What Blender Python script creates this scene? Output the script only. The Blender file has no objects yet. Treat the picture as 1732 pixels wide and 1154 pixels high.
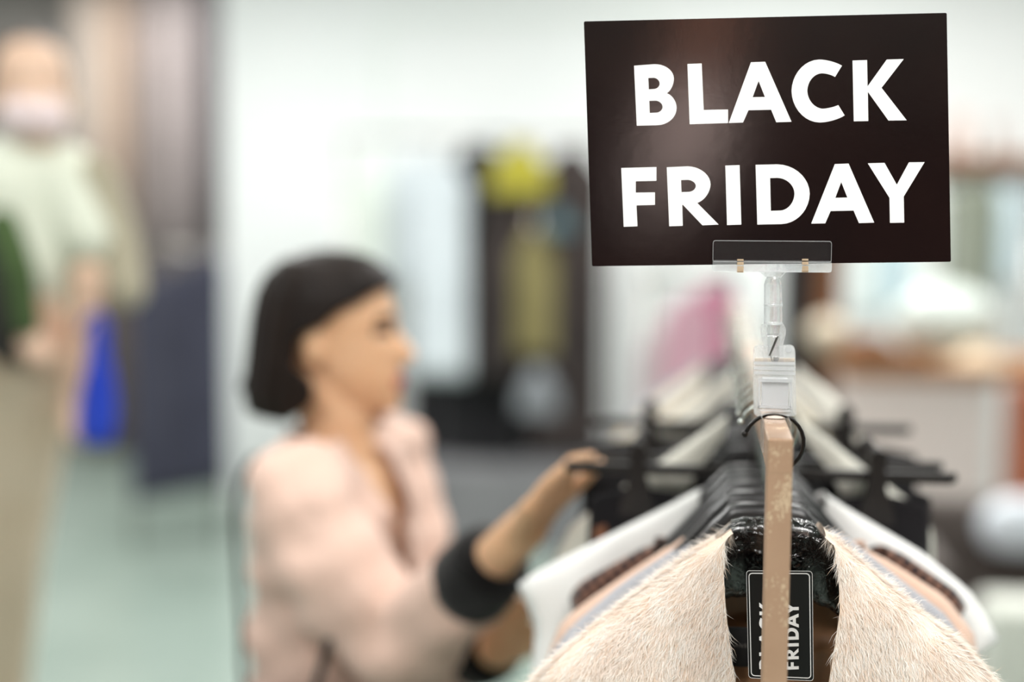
import bpy, bmesh, math, random
import numpy as np
from mathutils import Vector, Matrix
random.seed(7); rng = np.random.default_rng(7)
C = bpy.context.scene.collection
sc = bpy.context.scene
# ------------------------------------------------------------------ camera
F_PX = 2400.0
yaw = math.atan(0.1366); pit = math.radians(5.17); roll = 0.007
fw = Vector((-math.sin(yaw)*math.cos(pit), math.cos(yaw)*math.cos(pit), -math.sin(pit)))
r0 = Vector((math.cos(yaw), math.sin(yaw), 0)); u0 = r0.cross(fw)
rt = math.cos(roll)*r0 + math.sin(roll)*u0
up = -math.sin(roll)*r0 + math.cos(roll)*u0
EYE = Vector((-0.0584, 0.0, 1.62))
cd = bpy.data.cameras.new('camera'); cam = bpy.data.objects.new('camera', cd); C.objects.link(cam)
M = Matrix((rt, up, -fw)).transposed().to_4x4(); M.translation = EYE; cam.matrix_world = M
cd.sensor_width = 36; cd.lens = 36*F_PX/1732; cd.clip_start = 0.05
cd.dof.use_dof = True; cd.dof.focus_distance = 1.16; cd.dof.aperture_fstop = 1.15
sc.camera = cam
# ------------------------------------------------------------------ world, lights, exposure
w = bpy.data.worlds.new('world'); sc.world = w; w.use_nodes = True
w.node_tree.nodes['Background'].inputs[0].default_value = (0.98, 0.98, 1.0, 1)
w.node_tree.nodes['Background'].inputs[1].default_value = 0.55
sc.view_settings.view_transform = 'Standard'; sc.view_settings.look = 'None'
sc.view_settings.gamma = 1; sc.view_settings.exposure = -0.05
def area(x, y, z, sx, sy, e, col=(1, 0.985, 0.965), rot=(0, 0, 0)):
    d = bpy.data.lights.new('area_light', 'AREA'); d.shape = 'RECTANGLE'; d.size = sx; d.size_y = sy
    d.energy = e; d.color = col
    o = bpy.data.objects.new('area_light', d); o.location = (x, y, z); o.rotation_euler = rot; C.objects.link(o)
for lx_, ly_, e in ((-0.9, -0.6, 68), (0.9, -0.2, 62), (-1.0, 2.0, 22), (1.0, 2.2, 26)):
    area(lx_, ly_, 3.14, 1.2, 0.6, e)
for lx_, ly_, e in ((-2.4, 5.2, 106), (0.3, 5.4, 100), (2.8, 5.0, 70), (-4.0, 2.0, 40), (-3.6, 7.9, 70)):
    area(lx_, ly_, 3.14, 1.2, 1.2, e, (1, 0.985, 0.97))
area(0.75, -1.1, 3.1, 0.4, 0.4, 110, (1, 0.95, 0.9), (math.radians(-55), 0, 0))  # extra lamp added to brighten the unseen drapes mirrored in the card

# ------------------------------------------------------------------ helpers
def ray(px, py): return fw + rt*((px-866)/F_PX) + up*((577-py)/F_PX)
def P(px, py, Y):                       # point of the sight line that lies in the upright plane at distance Y
    d = ray(px, py); return EYE + d*((Y-EYE.y)/d.y)
def PZ(px, py, Z):
    d = ray(px, py); return EYE + d*((Z-EYE.z)/d.z)
def link(name, me, mat=None, parent=None, smooth=True):
    o = bpy.data.objects.new(name, me); C.objects.link(o)
    if mat is not None:
        for m in (mat if isinstance(mat, (list, tuple)) else [mat]): me.materials.append(m)
    if smooth: me.polygons.foreach_set('use_smooth', [True]*len(me.polygons))
    if parent is not None: o.parent = parent
    return o
def mesh(verts, faces):
    me = bpy.data.meshes.new('mesh'); me.from_pydata([tuple(v) for v in verts], [], faces); me.update(); return me
def obj(name, bm, mat=None, parent=None, smooth=False):
    bmesh.ops.recalc_face_normals(bm, faces=bm.faces[:])
    me = bpy.data.meshes.new(name); bm.to_mesh(me); bm.free()
    return link(name, me, mat, parent, smooth)
def tag(o, label, cat, group=None):
    o['label'] = label; o['category'] = cat
    if group: o['group'] = group
    return o
def thing(name, label, cat, loc=(0, 0, 0), group=None, rz=0):
    o = bpy.data.objects.new(name, None); C.objects.link(o); o.location = loc; o.rotation_euler = (0, 0, rz)
    o.empty_display_size = 0.05
    bpy.context.view_layer.update()
    return tag(o, label, cat, group)
def struct(o): o['kind'] = 'structure'; return o
def keep(o, parent):                    # parent while the mesh stays where it was built (world coordinates)
    o.parent = parent; o.matrix_parent_inverse = (Matrix.Translation(parent.location) @ parent.rotation_euler.to_matrix().to_4x4()).inverted(); return o
def add_box(bm, x0, x1, y0, y1, z0, z1, bev=0.0, seg=2):
    r = bmesh.ops.create_cube(bm, size=1)
    vs = r['verts']
    for v in vs:
        v.co = Vector(((x0+x1)/2+v.co.x*(x1-x0), (y0+y1)/2+v.co.y*(y1-y0), (z0+z1)/2+v.co.z*(z1-z0)))
    if bev > 0:
        es = list({e for v in vs for e in v.link_edges})
        bmesh.ops.bevel(bm, geom=es, offset=bev, segments=seg, affect='EDGES', profile=0.6)
    return vs
def box(*a, **k):
    bm = bmesh.new(); add_box(bm, *a, **k); return bm
def add_tube(bm, pts, rad, n=10, cap=True):
    pts = [Vector(p) for p in pts]; rings = []
    rr = rad if isinstance(rad, (list, tuple)) else [rad]*len(pts)
    t0 = (pts[1]-pts[0]).normalized()
    a = t0.orthogonal().normalized()
    for i, p in enumerate(pts):
        t = (pts[min(i+1, len(pts)-1)]-pts[max(i-1, 0)]).normalized()
        a = (a - t*a.dot(t)).normalized(); b = t.cross(a)
        rings.append([bm.verts.new(p + (a*math.cos(2*math.pi*k/n)+b*math.sin(2*math.pi*k/n))*rr[i]) for k in range(n)])
    for i in range(len(rings)-1):
        for k in range(n):
            bm.faces.new((rings[i][k], rings[i][(k+1) % n], rings[i+1][(k+1) % n], rings[i+1][k]))
    if cap: bm.faces.new(rings[0][::-1]); bm.faces.new(rings[-1])
def add_ball(bm, c, r, sub=2, sc_=(1, 1, 1)):
    q = bmesh.ops.create_icosphere(bm, subdivisions=sub, radius=1)
    for v in q['verts']: v.co = Vector((c[0]+v.co.x*r*sc_[0], c[1]+v.co.y*r*sc_[1], c[2]+v.co.z*r*sc_[2]))
def add_capsule(bm, p0, p1, ra, rb):
    p0 = Vector(p0); p1 = Vector(p1); t = (p1-p0).normalized(); pts = []; rs = []
    for k in range(5):
        a = math.pi/2*k/5; pts.append(p0 - t*ra*math.cos(a)); rs.append(max(ra*math.sin(a), ra*0.05))
    pts.append(p0); rs.append(ra); pts.append(p1); rs.append(rb)
    for k in range(1, 6):
        a = math.pi/2*k/5; pts.append(p1 + t*rb*math.sin(a)); rs.append(max(rb*math.cos(a), rb*0.05))
    add_tube(bm, pts, rs, 14)
def add_plate(bm, loop, y0, y1):        # loop of world (x,z), extruded along y
    a = [bm.verts.new((x, y0, z)) for x, z in loop]; b = [bm.verts.new((x, y1, z)) for x, z in loop]
    bm.faces.new(a); bm.faces.new(b[::-1]); n = len(loop)
    for i in range(n): bm.faces.new((a[i], b[i], b[(i+1) % n], a[(i+1) % n]))
def rrect(x0, x1, z0, z1, r, n=5):
    out = []
    for cx, cz, a0 in ((x1-r, z1-r, 0), (x0+r, z1-r, 90), (x0+r, z0+r, 180), (x1-r, z0+r, 270)):
        for k in range(n+1):
            a = math.radians(a0+90*k/n); out.append((cx+r*math.cos(a), cz+r*math.sin(a)))
    return out
def evaluated(bm_list_obj):
    dg = bpy.context.evaluated_depsgraph_get(); dg.update()
    me = bpy.data.meshes.new_from_object(bm_list_obj.evaluated_get(dg)); return me
def fuse(bm, voxel=0.004, smooth=4):    # one continuous skin over overlapping volumes
    bmesh.ops.recalc_face_normals(bm, faces=bm.faces[:])
    me = bpy.data.meshes.new('tmp'); bm.to_mesh(me); bm.free()
    o = bpy.data.objects.new('tmp', me); C.objects.link(o)
    m = o.modifiers.new('r', 'REMESH'); m.mode = 'VOXEL'; m.voxel_size = voxel
    s = o.modifiers.new('s', 'SMOOTH'); s.factor = 0.6; s.iterations = smooth
    out = evaluated(o); bpy.data.objects.remove(o); bpy.data.meshes.remove(me)
    out.materials.clear(); return out

# ------------------------------------------------------------------ materials
def L(r, g, b):
    f = lambda c: (c/255/12.92) if c/255 <= 0.04045 else ((c/255+0.055)/1.055)**2.4
    return (f(r), f(g), f(b), 1)
def mat(name, col, rough=0.6, metal=0.0, col2=None, scale=20, bump=0.0, bscale=None, sheen=0.0, trans=0.0, ior=1.45,
        spec=0.5, stretch=(1, 1, 1), coat=0.0, sss=0.0, kind='noise', lo=0.35, hi=0.65, alpha=1.0):
    m = bpy.data.materials.new(name); m.use_nodes = True; nt = m.node_tree; N = nt.nodes; K = nt.links
    b = N['Principled BSDF']; b.inputs['Base Color'].default_value = col; b.inputs['Roughness'].default_value = rough
    b.inputs['Metallic'].default_value = metal; b.inputs['Sheen Weight'].default_value = sheen
    b.inputs['Transmission Weight'].default_value = trans; b.inputs['IOR'].default_value = ior
    b.inputs['Specular IOR Level'].default_value = spec; b.inputs['Coat Weight'].default_value = coat
    b.inputs['Subsurface Weight'].default_value = sss; b.inputs['Subsurface Radius'].default_value = (0.01, 0.004, 0.002)
    b.inputs['Alpha'].default_value = alpha
    if col2 is not None or bump:
        tc = N.new('ShaderNodeTexCoord'); mp = N.new('ShaderNodeMapping'); mp.inputs['Scale'].default_value = stretch
        K.new(tc.outputs['Object'], mp.inputs[0])
    def tex(s):
        if kind == 'wave':
            t = N.new('ShaderNodeTexWave'); t.inputs['Scale'].default_value = s; t.inputs['Distortion'].default_value = 1.5; K.new(mp.outputs[0], t.inputs[0]); return t.outputs['Fac']
        if kind == 'check':
            t = N.new('ShaderNodeTexChecker'); t.inputs['Scale'].default_value = s; K.new(mp.outputs[0], t.inputs[0]); return t.outputs['Fac']
        t = N.new('ShaderNodeTexNoise'); t.inputs['Scale'].default_value = s; t.inputs['Detail'].default_value = 4; K.new(mp.outputs[0], t.inputs[0]); return t.outputs['Fac']
    if col2 is not None:
        r = N.new('ShaderNodeValToRGB'); r.color_ramp.elements[0].position = lo; r.color_ramp.elements[1].position = hi
        r.color_ramp.elements[0].color = col; r.color_ramp.elements[1].color = col2
        K.new(tex(scale), r.inputs[0]); K.new(r.outputs[0], b.inputs['Base Color'])
    if bump:
        q = N.new('ShaderNodeBump'); q.inputs['Strength'].default_value = bump; q.inputs['Distance'].default_value = 0.002
        K.new(tex(bscale or scale), q.inputs['Height']); K.new(q.outputs[0], b.inputs['Normal'])
    return m
def cloth(name, col, col2=None, scale=60, bump=0.3, bscale=500, **k):
    return mat(name, col, 0.85, 0, col2, scale, bump, bscale, sheen=0.25, spec=0.2, **k)
m_wall = mat('white_wall', L(231, 235, 234), 0.7, col2=L(235, 238, 237), scale=1.2, spec=0.3)
m_ceil = mat('ceiling_white', L(225, 228, 226), 0.8, col2=L(230, 232, 230), scale=2)
m_floor = mat('floor_grey_green', L(134, 149, 140), 0.25, col2=L(144, 158, 149), scale=1.6, bump=0.03, bscale=8, spec=0.5)
m_card = mat('black_card', L(22, 14, 14), 0.12, col2=L(28, 17, 16), scale=9, bump=0.02, bscale=90, spec=0.5)
m_white = mat('white_print', L(238, 235, 234), 0.45, col2=L(242, 240, 239), scale=30)
def acrylic(name, clear, white, rough, bs):
    m = bpy.data.materials.new(name); m.use_nodes = True; nt = m.node_tree; N = nt.nodes; K = nt.links
    b = N['Principled BSDF']; b.inputs['Base Color'].default_value = (0.97, 0.98, 0.99, 1); b.inputs['Roughness'].default_value = rough
    b.inputs['Transmission Weight'].default_value = 1-white; b.inputs['IOR'].default_value = 1.45
    t = N.new('ShaderNodeBsdfTransparent'); t.inputs[0].default_value = (0.98, 0.98, 0.98, 1); mx = N.new('ShaderNodeMixShader'); mx.inputs[0].default_value = clear
    tc = N.new('ShaderNodeTexCoord'); n = N.new('ShaderNodeTexNoise'); n.inputs['Scale'].default_value = bs; K.new(tc.outputs['Object'], n.inputs[0])
    q = N.new('ShaderNodeBump'); q.inputs['Strength'].default_value = 0.15; q.inputs['Distance'].default_value = 0.002; K.new(n.outputs[0], q.inputs['Height']); K.new(q.outputs[0], b.inputs['Normal'])
    K.new(b.outputs[0], mx.inputs[1]); K.new(t.outputs[0], mx.inputs[2]); K.new(mx.outputs[0], N['Material Output'].inputs[0]); return m
m_clear = acrylic('clear_acrylic', 0.6, 0.12, 0.02, 160)
m_ridge = acrylic('acrylic_ridge', 0.15, 0.35, 0.08, 130)
m_clear3 = acrylic('clear_acrylic_sheet', 0.93, 0.1, 0.02, 100)
m_clear2 = acrylic('moulded_acrylic', 0.42, 0.28, 0.05, 130)
m_spring = mat('spring_steel', L(205, 180, 150), 0.35, 0.5, col2=L(225, 200, 170), scale=60)
m_steel = mat('steel_wire', L(150, 146, 142), 0.25, 1.0, col2=L(175, 170, 165), scale=50)
m_chrome = mat('chrome_wire', L(188, 194, 188), 0.2, 0.9, col2=L(205, 210, 205), scale=30)
m_blackwire = mat('black_wire', L(28, 25, 24), 0.3, 0.4, col2=L(38, 34, 32), scale=30)
m_gloss = mat('glossy_black_plastic', L(15, 14, 14), 0.16, col2=L(22, 20, 20), scale=14, spec=0.6, coat=0.3)
m_hang = mat('dark_grey_plastic', L(27, 26, 27), 0.3, col2=L(38, 36, 37), scale=14, spec=0.6)
m_clipb = mat('matt_black_plastic', L(30, 26, 25), 0.42, col2=L(40, 35, 33), scale=20)
# painted rack metal with light scuffs on it
def rack_mat():
    m = mat('rose_beige_painted_metal', L(176, 143, 117), 0.38, 0.25, col2=L(186, 153, 127), scale=12, spec=0.5)
    nt = m.node_tree; N = nt.nodes; K = nt.links; b = N['Principled BSDF']
    base = b.inputs['Base Color'].links[0].from_socket
    tc = N.new('ShaderNodeTexCoord'); mp = N.new('ShaderNodeMapping'); mp.inputs['Scale'].default_value = (260, 260, 150); mp.inputs['Rotation'].default_value = (0, 0.5, 0)
    K.new(tc.outputs['Object'], mp.inputs[0])
    n1 = N.new('ShaderNodeTexNoise'); n1.inputs['Scale'].default_value = 1; n1.inputs['Detail'].default_value = 5; n1.inputs['Distortion'].default_value = 2.5; K.new(mp.outputs[0], n1.inputs[0])
    mp2 = N.new('ShaderNodeMapping'); mp2.inputs['Scale'].default_value = (60, 60, 22); K.new(tc.outputs['Object'], mp2.inputs[0])
    n2 = N.new('ShaderNodeTexNoise'); n2.inputs['Scale'].default_value = 1; n2.inputs['Detail'].default_value = 1; K.new(mp2.outputs[0], n2.inputs[0])
    mu = N.new('ShaderNodeMath'); mu.operation = 'MULTIPLY'; K.new(n1.outputs[0], mu.inputs[0]); K.new(n2.outputs[0], mu.inputs[1])
    r = N.new('ShaderNodeValToRGB'); r.color_ramp.elements[0].position = 0.335; r.color_ramp.elements[1].position = 0.375
    K.new(mu.outputs[0], r.inputs[0])
    mx = N.new('ShaderNodeMixRGB'); mx.inputs[2].default_value = L(214, 190, 160); K.new(r.outputs[0], mx.inputs[0]); K.new(base, mx.inputs[1]); K.new(mx.outputs[0], b.inputs['Base Color'])
    return m
m_rack = rack_mat()
m_film = bpy.data.materials.new('clear_wrap_film'); m_film.use_nodes = True
def _film():
    nt = m_film.node_tree; N = nt.nodes; K = nt.links; N.remove(N['Principled BSDF'])
    t = N.new('ShaderNodeBsdfTransparent'); g = N.new('ShaderNodeBsdfGlossy'); g.inputs['Roughness'].default_value = 0.1
    f = N.new('ShaderNodeFresnel'); f.inputs[0].default_value = 1.5; mx = N.new('ShaderNodeMixShader')
    K.new(f.outputs[0], mx.inputs[0]); K.new(t.outputs[0], mx.inputs[1]); K.new(g.outputs[0], mx.inputs[2]); K.new(mx.outputs[0], N['Material Output'].inputs[0])
    tc = N.new('ShaderNodeTexCoord'); n = N.new('ShaderNodeTexNoise'); n.inputs['Scale'].default_value = 70; n.inputs['Distortion'].default_value = 1.5
    b = N.new('ShaderNodeBump'); b.inputs['Distance'].default_value = 0.004; K.new(tc.outputs['Object'], n.inputs[0]); K.new(n.outputs[0], b.inputs['Height']); K.new(b.outputs[0], g.inputs['Normal']); K.new(b.outputs[0], f.inputs['Normal'])
_film()

# ------------------------------------------------------------------ the setting
bm = box(-9, 9, -6, 16, -0.1, 0); struct(obj('floor', bm, m_floor))
bm = box(-9, 9, -6, 16, 3.3, 3.4); struct(obj('ceiling', bm, m_ceil))
YW = 7.4
xw = P(379, 450, YW).x
bm = box(xw, 9, YW, YW+0.25, 0, 3.3); struct(obj('wall_far', bm, m_wall))
# raised panel mouldings on the white wall
def panel_trim(x0, x1, z0, z1, name):
    bm = bmesh.new(); t = 0.03
    for a in ((x0, x1, z1-t, z1), (x0, x1, z0, z0+t), (x0, x0+t, z0+t, z1-t), (x1-t, x1, z0+t, z1-t)):
        add_box(bm, a[0], a[1], YW-0.015, YW+0.0005, a[2], a[3])
    struct(obj(name, bm, mat('trim_white', L(222, 230, 224), 0.5, col2=L(226, 233, 228), scale=3)))
panel_trim(P(642, 200, YW).x, P(1120, 200, YW).x, 0.3, P(642, 28, YW).z, 'trim_1')
m_curt = mat('taupe_corridor_wall', L(150, 144, 140), 0.8, col2=L(170, 164, 160), scale=3, stretch=(2, 2, 0.05), lo=0.3, hi=0.7)
bm = box(-9, xw, 9.3, 9.5, 0, 3.3); struct(obj('wall_left', bm, m_curt))
m_behind = mat('dark_brown_shopfront', L(50, 36, 31), 0.8, col2=L(66, 50, 42), scale=1.5)
bm = box(-9, 9, -5.2, -5.0, 0, 3.3); struct(obj('wall_front', bm, m_behind))

# ------------------------------------------------------------------ the clothes rack
ZR = 1.45; YF = 1.087; YE = 2.78
rack = thing('clothes_rack', 'beige painted metal clothes rack with scuffed square post, full of hanging clothes', 'clothes rack', (0, YF, 0))
keep(obj('rail', box(-0.0097, 0.0097, YF, YE, ZR-0.028, ZR, bev=0.0022, seg=3), m_rack), rack)
for y0, y1 in ((YF, YF+0.03), (YE-0.03, YE)):
    keep(obj('post', box(-0.0096, 0.0096, y0+0.0003, y1, 0.03, ZR-0.0022, bev=0.002, seg=3), m_rack), rack)
    keep(obj('foot', box(-0.26, 0.26, y0-0.005, y1+0.005, 0, 0.03, bev=0.003), m_rack), rack)

# ------------------------------------------------------------------ hangers
def hook_path():
    c = (0, -0.0222); R = 0.0243; pts = [(-0.0245, -0.0150), (-0.0205, -0.0085)]
    for k in range(0, 15):
        a = math.radians(132 - 13.6*k); pts.append((c[0]+R*math.cos(a), c[1]+R*math.sin(a)))
    pts += [(0.004, -0.052), (0.0012, -0.060), (0, -0.072), (0, -0.095)]
    return [(x, 0, z+0.0001) for x, z in pts]
def add_hook(parent, m):
    bm = bmesh.new(); add_tube(bm, hook_path(), 0.0017, 8); add_ball(bm, (-0.0249, 0, -0.0156), 0.0029, 2)
    return obj('hook', bm, m, parent, True)
def shoulder_body(m, parent, halfw=0.19, drop=0.168, z0=-0.088, grow=0.0, xmax=None):
    xs = []; N_ = 81; rows = []; ncs = 20
    for i in range(N_):
        s = -1+2*i/(N_-1); x = s*halfw; a = abs(x)
        if xmax and a > xmax: continue
        if a < 0.034: top = z0 - 0.0015*(a/0.034)**4*2
        elif a < 0.05: t = (a-0.034)/0.016; top = z0-0.003 - 0.017*t**0.8
        else: t = (a-0.05)/(halfw-0.05); top = z0-0.020 - (drop-0.02)*(t**0.92)
        if a < 0.030: h = 0.064
        elif a < 0.05: h = 0.064 - (a-0.030)/0.02*0.012
        else: t = min(1, (a-0.05)/0.06); h = 0.052 - 0.036*(t*t*(3-2*t))
        ty = 0.0135 if a < 0.04 else 0.0135 - 0.005*min(1, (a-0.04)/0.03)
        if a > halfw-0.01: k = math.sqrt(max(0.05, 1-((a-halfw+0.01)/0.01)**2)); ty *= k; top -= h*(1-k)/2; h *= k
        zc = top-h/2; ring = []
        for k in range(ncs):
            an = 2*math.pi*k/ncs; cc, ss = math.cos(an), math.sin(an); e = 0.5
            ring.append((x, (ty+grow)*math.copysign(abs(cc)**e, cc), zc+(h/2+grow)*math.copysign(abs(ss)**e, ss)))
        rows.append(ring)
    vs = [v for r in rows for v in r]; fs = []
    for i in range(len(rows)-1):
        for k in range(ncs):
            fs.append((i*ncs+k, i*ncs+(k+1) % ncs, (i+1)*ncs+(k+1) % ncs, (i+1)*ncs+k))
    if not grow: fs.append(tuple(range(ncs))[::-1]); fs.append(tuple(range((len(rows)-1)*ncs, len(rows)*ncs)))
    return link('shoulder_arm' if not grow else 'wrapping', mesh(vs, fs), m, parent)
def copy_tree(o, parent=None):
    c = o.copy(); C.objects.link(c); c.parent = parent
    for ch in list(o.children): copy_tree(ch, c)
    return c
GH = 'hangers with steel hooks along the rail'
front_hanger = thing('coat_hanger', 'glossy black hanger with black hook wrapped in clear film, holding the fur coat', 'hanger', (P(1310, 705, 1.2).x+0.0005, 1.2, ZR+0.0013))
add_hook(front_hanger, m_blackwire); shoulder_body(m_gloss, front_hanger)
wr = shoulder_body(m_film, front_hanger, grow=0.0016, xmax=0.058)
for v in wr.data.vertices:
    n = math.sin(v.co.x*310+v.co.z*170)*math.sin(v.co.z*260-v.co.x*90); v.co.y -= 0.0012*n+0.0012 if v.co.y < 0 else 0; v.co.x += 0.001*math.sin(v.co.z*330)
h0 = thing('coat_hanger', 'x', 'hanger', (0, 1.275, ZR+0.0013), GH)
add_hook(h0, m_chrome); shoulder_body(m_hang, h0)
hw_ = thing('coat_hanger', 'x', 'hanger', (0, 1.64, ZR+0.0013), GH)      # slimmer cream hanger
add_hook(hw_, m_chrome); shoulder_body(mat('cream_plastic', L(228, 222, 208), 0.4, col2=L(234, 229, 216), scale=9), hw_)
hused = {'d': False, 'c': False}
def hang(Y, label, kind='d'):
    src = h0 if kind == 'd' else hw_
    if not hused[kind]: o = src; hused[kind] = True
    else: o = copy_tree(src)
    o.location = (random.uniform(-0.0015, 0.0015), Y, ZR+0.0013); o.rotation_euler = (0, 0, random.uniform(-0.03, 0.03)); o['label'] = label
    return o

# ------------------------------------------------------------------ garments
def interp(tab, z):
    tab = sorted(tab, key=lambda t: -t[0])
    if z >= tab[0][0]: return tab[0][1]
    for (z1, v1), (z2, v2) in zip(tab, tab[1:]):
        if z <= z1 and z >= z2: return v1 + (v2-v1)*((z1-z)/max(1e-9, z1-z2))
    return tab[-1][1]
def garment_mesh(Y, left, right, zb, nl=None, nr=None, t=0.03, fold=0.004, nz=46, nu=22, freq=60, backneck=0.02, p=3.0, ph=0.0, open_back=False):
    """left/right: (z, x) silhouettes; nl/nr: (z, x) edges of the front opening"""
    zt = max(max(z for z, x in left), max(z for z, x in right))
    verts = []; faces = []
    zs = [zt - (zt-zb)*(k/(nz-1))**1.5 for k in range(nz)]
    for si, (side, prof, nn) in enumerate(((-1, left, nl), (1, right, nr))):
        for face in (-1, 1):
            base = len(verts)
            for z in zs:
                xo = interp(prof, z); mid = 0.5*(interp(left, z)+interp(right, z))
                if face < 0 or open_back: xi = interp(nn, z) if nn else mid
                else:
                    d = max(0, 1-(zt-z)/backneck); xi = mid + (interp(prof, zt)-mid)*0.92*d**0.5
                if side*(xo-xi) < 0.002: xi = xo - side*0.002
                ramp = min(1, (zt-z)/0.06)
                for k in range(nu):
                    u = 1-(1-k/(nu-1))**1.6 if False else k/(nu-1)
                    x = xi + (xo-xi)*u
                    y = face*t*(0.7+0.3*ramp)*max(0, 1-u**p)**(1/p)
                    dx = abs(x-mid)
                    y += fold*ramp*(1-u**4)*(math.sin(freq*x+ph+3*z)+0.5*math.sin(freq*1.9*x+ph*2-5*z))*(1 if face < 0 else 0.6)
                    verts.append((x, Y+y, z))
            for i in range(nz-1):
                for k in range(nu-1):
                    a = base+i*nu+k; q = (a, a+1, a+nu+1, a+nu)
                    faces.append(q if (face*side) > 0 else q[::-1])
    bm = bmesh.new(); vs = [bm.verts.new(v) for v in verts]
    for f in faces: bm.faces.new([vs[i] for i in f])
    bmesh.ops.remove_doubles(bm, verts=bm.verts[:], dist=0.0006)
    me = bpy.data.meshes.new('garment'); bm.to_mesh(me); bm.free(); return me
def px2(Y, pts): return [(P(a, b, Y).z, P(a, b, Y).x) for a, b in pts]
def garment(name, label, cat, m, Y, left, right, zlen=0.62, nl=None, nr=None, thick=0.0012, pixels=True, group=None, **k):
    if pixels:
        left = px2(Y, left); right = px2(Y, right); nl = px2(Y, nl) if nl else None; nr = px2(Y, nr) if nr else None
    zt = max(z for z, x in left+right)
    me = garment_mesh(Y, left, right, zt-zlen, nl, nr, **k)
    o = link(name, me, m); s = o.modifiers.new('s', 'SOLIDIFY'); s.thickness = thick
    return tag(o, label, cat, group)
def neck(Y, px0, px1, py, depth):       # a round neckline, in pixels of that plane
    c = (px0+px1)/2; n = 8
    L_ = [(c+(px0-c)*math.cos(math.pi/2*k/n), py+depth*math.sin(math.pi/2*k/n)) for k in range(n+1)]
    R_ = [(c+(px1-c)*math.cos(math.pi/2*k/n), py+depth*math.sin(math.pi/2*k/n)) for k in range(n+1)]
    return L_, R_

# --- furry coat on the first hanger
YC = 1.2
m_furbase = mat('pale_fur_backing', L(242, 222, 202), 0.9, col2=L(248, 232, 216), scale=25)
m_fur = mat('pale_beige_fur', L(250, 236, 224), 0.7, col2=L(254, 248, 241), scale=45, sheen=0.3, spec=0.25, lo=0.3, hi=0.6)
m_fur2 = mat('beige_fur_streaks', L(234, 206, 182), 0.7, col2=L(246, 228, 212), scale=40, spec=0.25)
coat = thing('fur_coat', 'pale beige furry coat hanging open, nearest garment at the front of the rack', 'coat', (0, YC, ZR-0.1))
lo = [(1236, 890), (1215, 906), (1180, 926), (1100, 985), (1000, 1058), (935, 1112), (892, 1160), (868, 1250), (858, 1400), (850, 2000)]
ro = [(1394, 897), (1420, 918), (1450, 942), (1500, 985), (1560, 1035), (1625, 1088), (1688, 1158), (1712, 1250), (1722, 1400), (1730, 2000)]
li = [(1228, 890), (1223, 950), (1226, 1000), (1233, 1070), (1247, 1154), (1262, 1300), (1275, 2000)]
ri = [(1403, 897), (1412, 950), (1413, 1010), (1404, 1070), (1390, 1154), (1372, 1300), (1350, 2000)]
me = garment_mesh(YC, px2(YC, lo), px2(YC, ro), ZR-0.95, px2(YC, li), px2(YC, ri), t=0.040, fold=0.003, nz=80, nu=40, freq=40, p=2.4, backneck=0.03)
# fur strands grown on the coat's own surface
def grow_fur(me, n, zmin):
    me.calc_loop_triangles(); nt = len(me.loop_triangles)
    tv = np.empty(nt*3, np.int32); me.loop_triangles.foreach_get('vertices', tv); tv = tv.reshape(-1, 3)
    co = np.empty(len(me.vertices)*3, np.float32); me.vertices.foreach_get('co', co); co = co.reshape(-1, 3)
    a, b, c = co[tv[:, 0]], co[tv[:, 1]], co[tv[:, 2]]
    nn = np.cross(b-a, c-a); ar = np.linalg.norm(nn, axis=1)+1e-12; nn /= ar[:, None]
    cen = (a+b+c)/3
    out = np.stack([np.zeros(nt), cen[:, 1]-YC, np.zeros(nt)], 1); flip = (nn*out).sum(1) < 0; nn[flip] *= -1
    wgt = ar*(cen[:, 2] > zmin)*(cen[:, 1] < YC+0.03)*np.where(cen[:, 1] > YC+0.004, 0.4, 1)
    idx = rng.choice(nt, n, p=wgt/wgt.sum()); u = rng.random(n); v = rng.random(n); s = u+v > 1; u[s] = 1-u[s]; v[s] = 1-v[s]
    root = a[idx]+(b-a)[idx]*u[:, None]+(c-a)[idx]*v[:, None]; nr_ = nn[idx]
    x, z = root[:, 0], root[:, 2]
    sway = 0.35*np.sin(230*x-170*z)+0.55*np.sin(38*x+11*z)+0.45*np.sin(70*z-31*x)+0.35*np.sin(160*x+95*z)
    lift = 0.24+0.16*np.sin(95*x-60*z+1)
    ed = np.sign(x-0.005)
    lift = lift+0.12+0.35*(np.abs(root[:, 1]-YC) < 0.012)
    d = nr_*lift[:, None] + np.stack([0.30*sway+0.28*ed, np.zeros(n), -0.95+0*x], 1) + rng.normal(0, 0.30, (n, 3))
    d /= np.linalg.norm(d, axis=1)[:, None]
    ln = rng.uniform(0.008, 0.017, n)[:, None]
    wd = np.cross(d, nr_); wd /= (np.linalg.norm(wd, axis=1)[:, None]+1e-9); wd = wd*0.00016
    curl = rng.normal(0, 0.4, (n, 3)); tipd = d+0.35*np.stack([np.zeros(n), np.zeros(n), -np.ones(n)], 1)+curl
    tipd /= np.linalg.norm(tipd, axis=1)[:, None]
    p1 = root+d*ln*0.5; p2 = p1+tipd*ln*0.5
    V = np.stack([root-wd, root+wd, p1-wd*0.8, p1+wd*0.8, p2], 1).reshape(-1, 3)
    b0 = len(co); k = (np.arange(n)*5+b0)[:, None]
    quads = np.concatenate([k, k+1, k+3, k+2], 1); tris = np.concatenate([k+2, k+3, k+4], 1)
    return V, quads, tris
V, Q, T = grow_fur(me, 150000, ZR-0.40)
nv0 = len(me.vertices); co = np.empty(nv0*3, np.float32); me.vertices.foreach_get('co', co)
ol = np.empty(len(me.loops), np.int32); me.loops.foreach_get('vertex_index', ol)
ols = np.empty(len(me.polygons), np.int32); me.polygons.foreach_get('loop_start', ols)
npoly0 = len(me.polygons)
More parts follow.
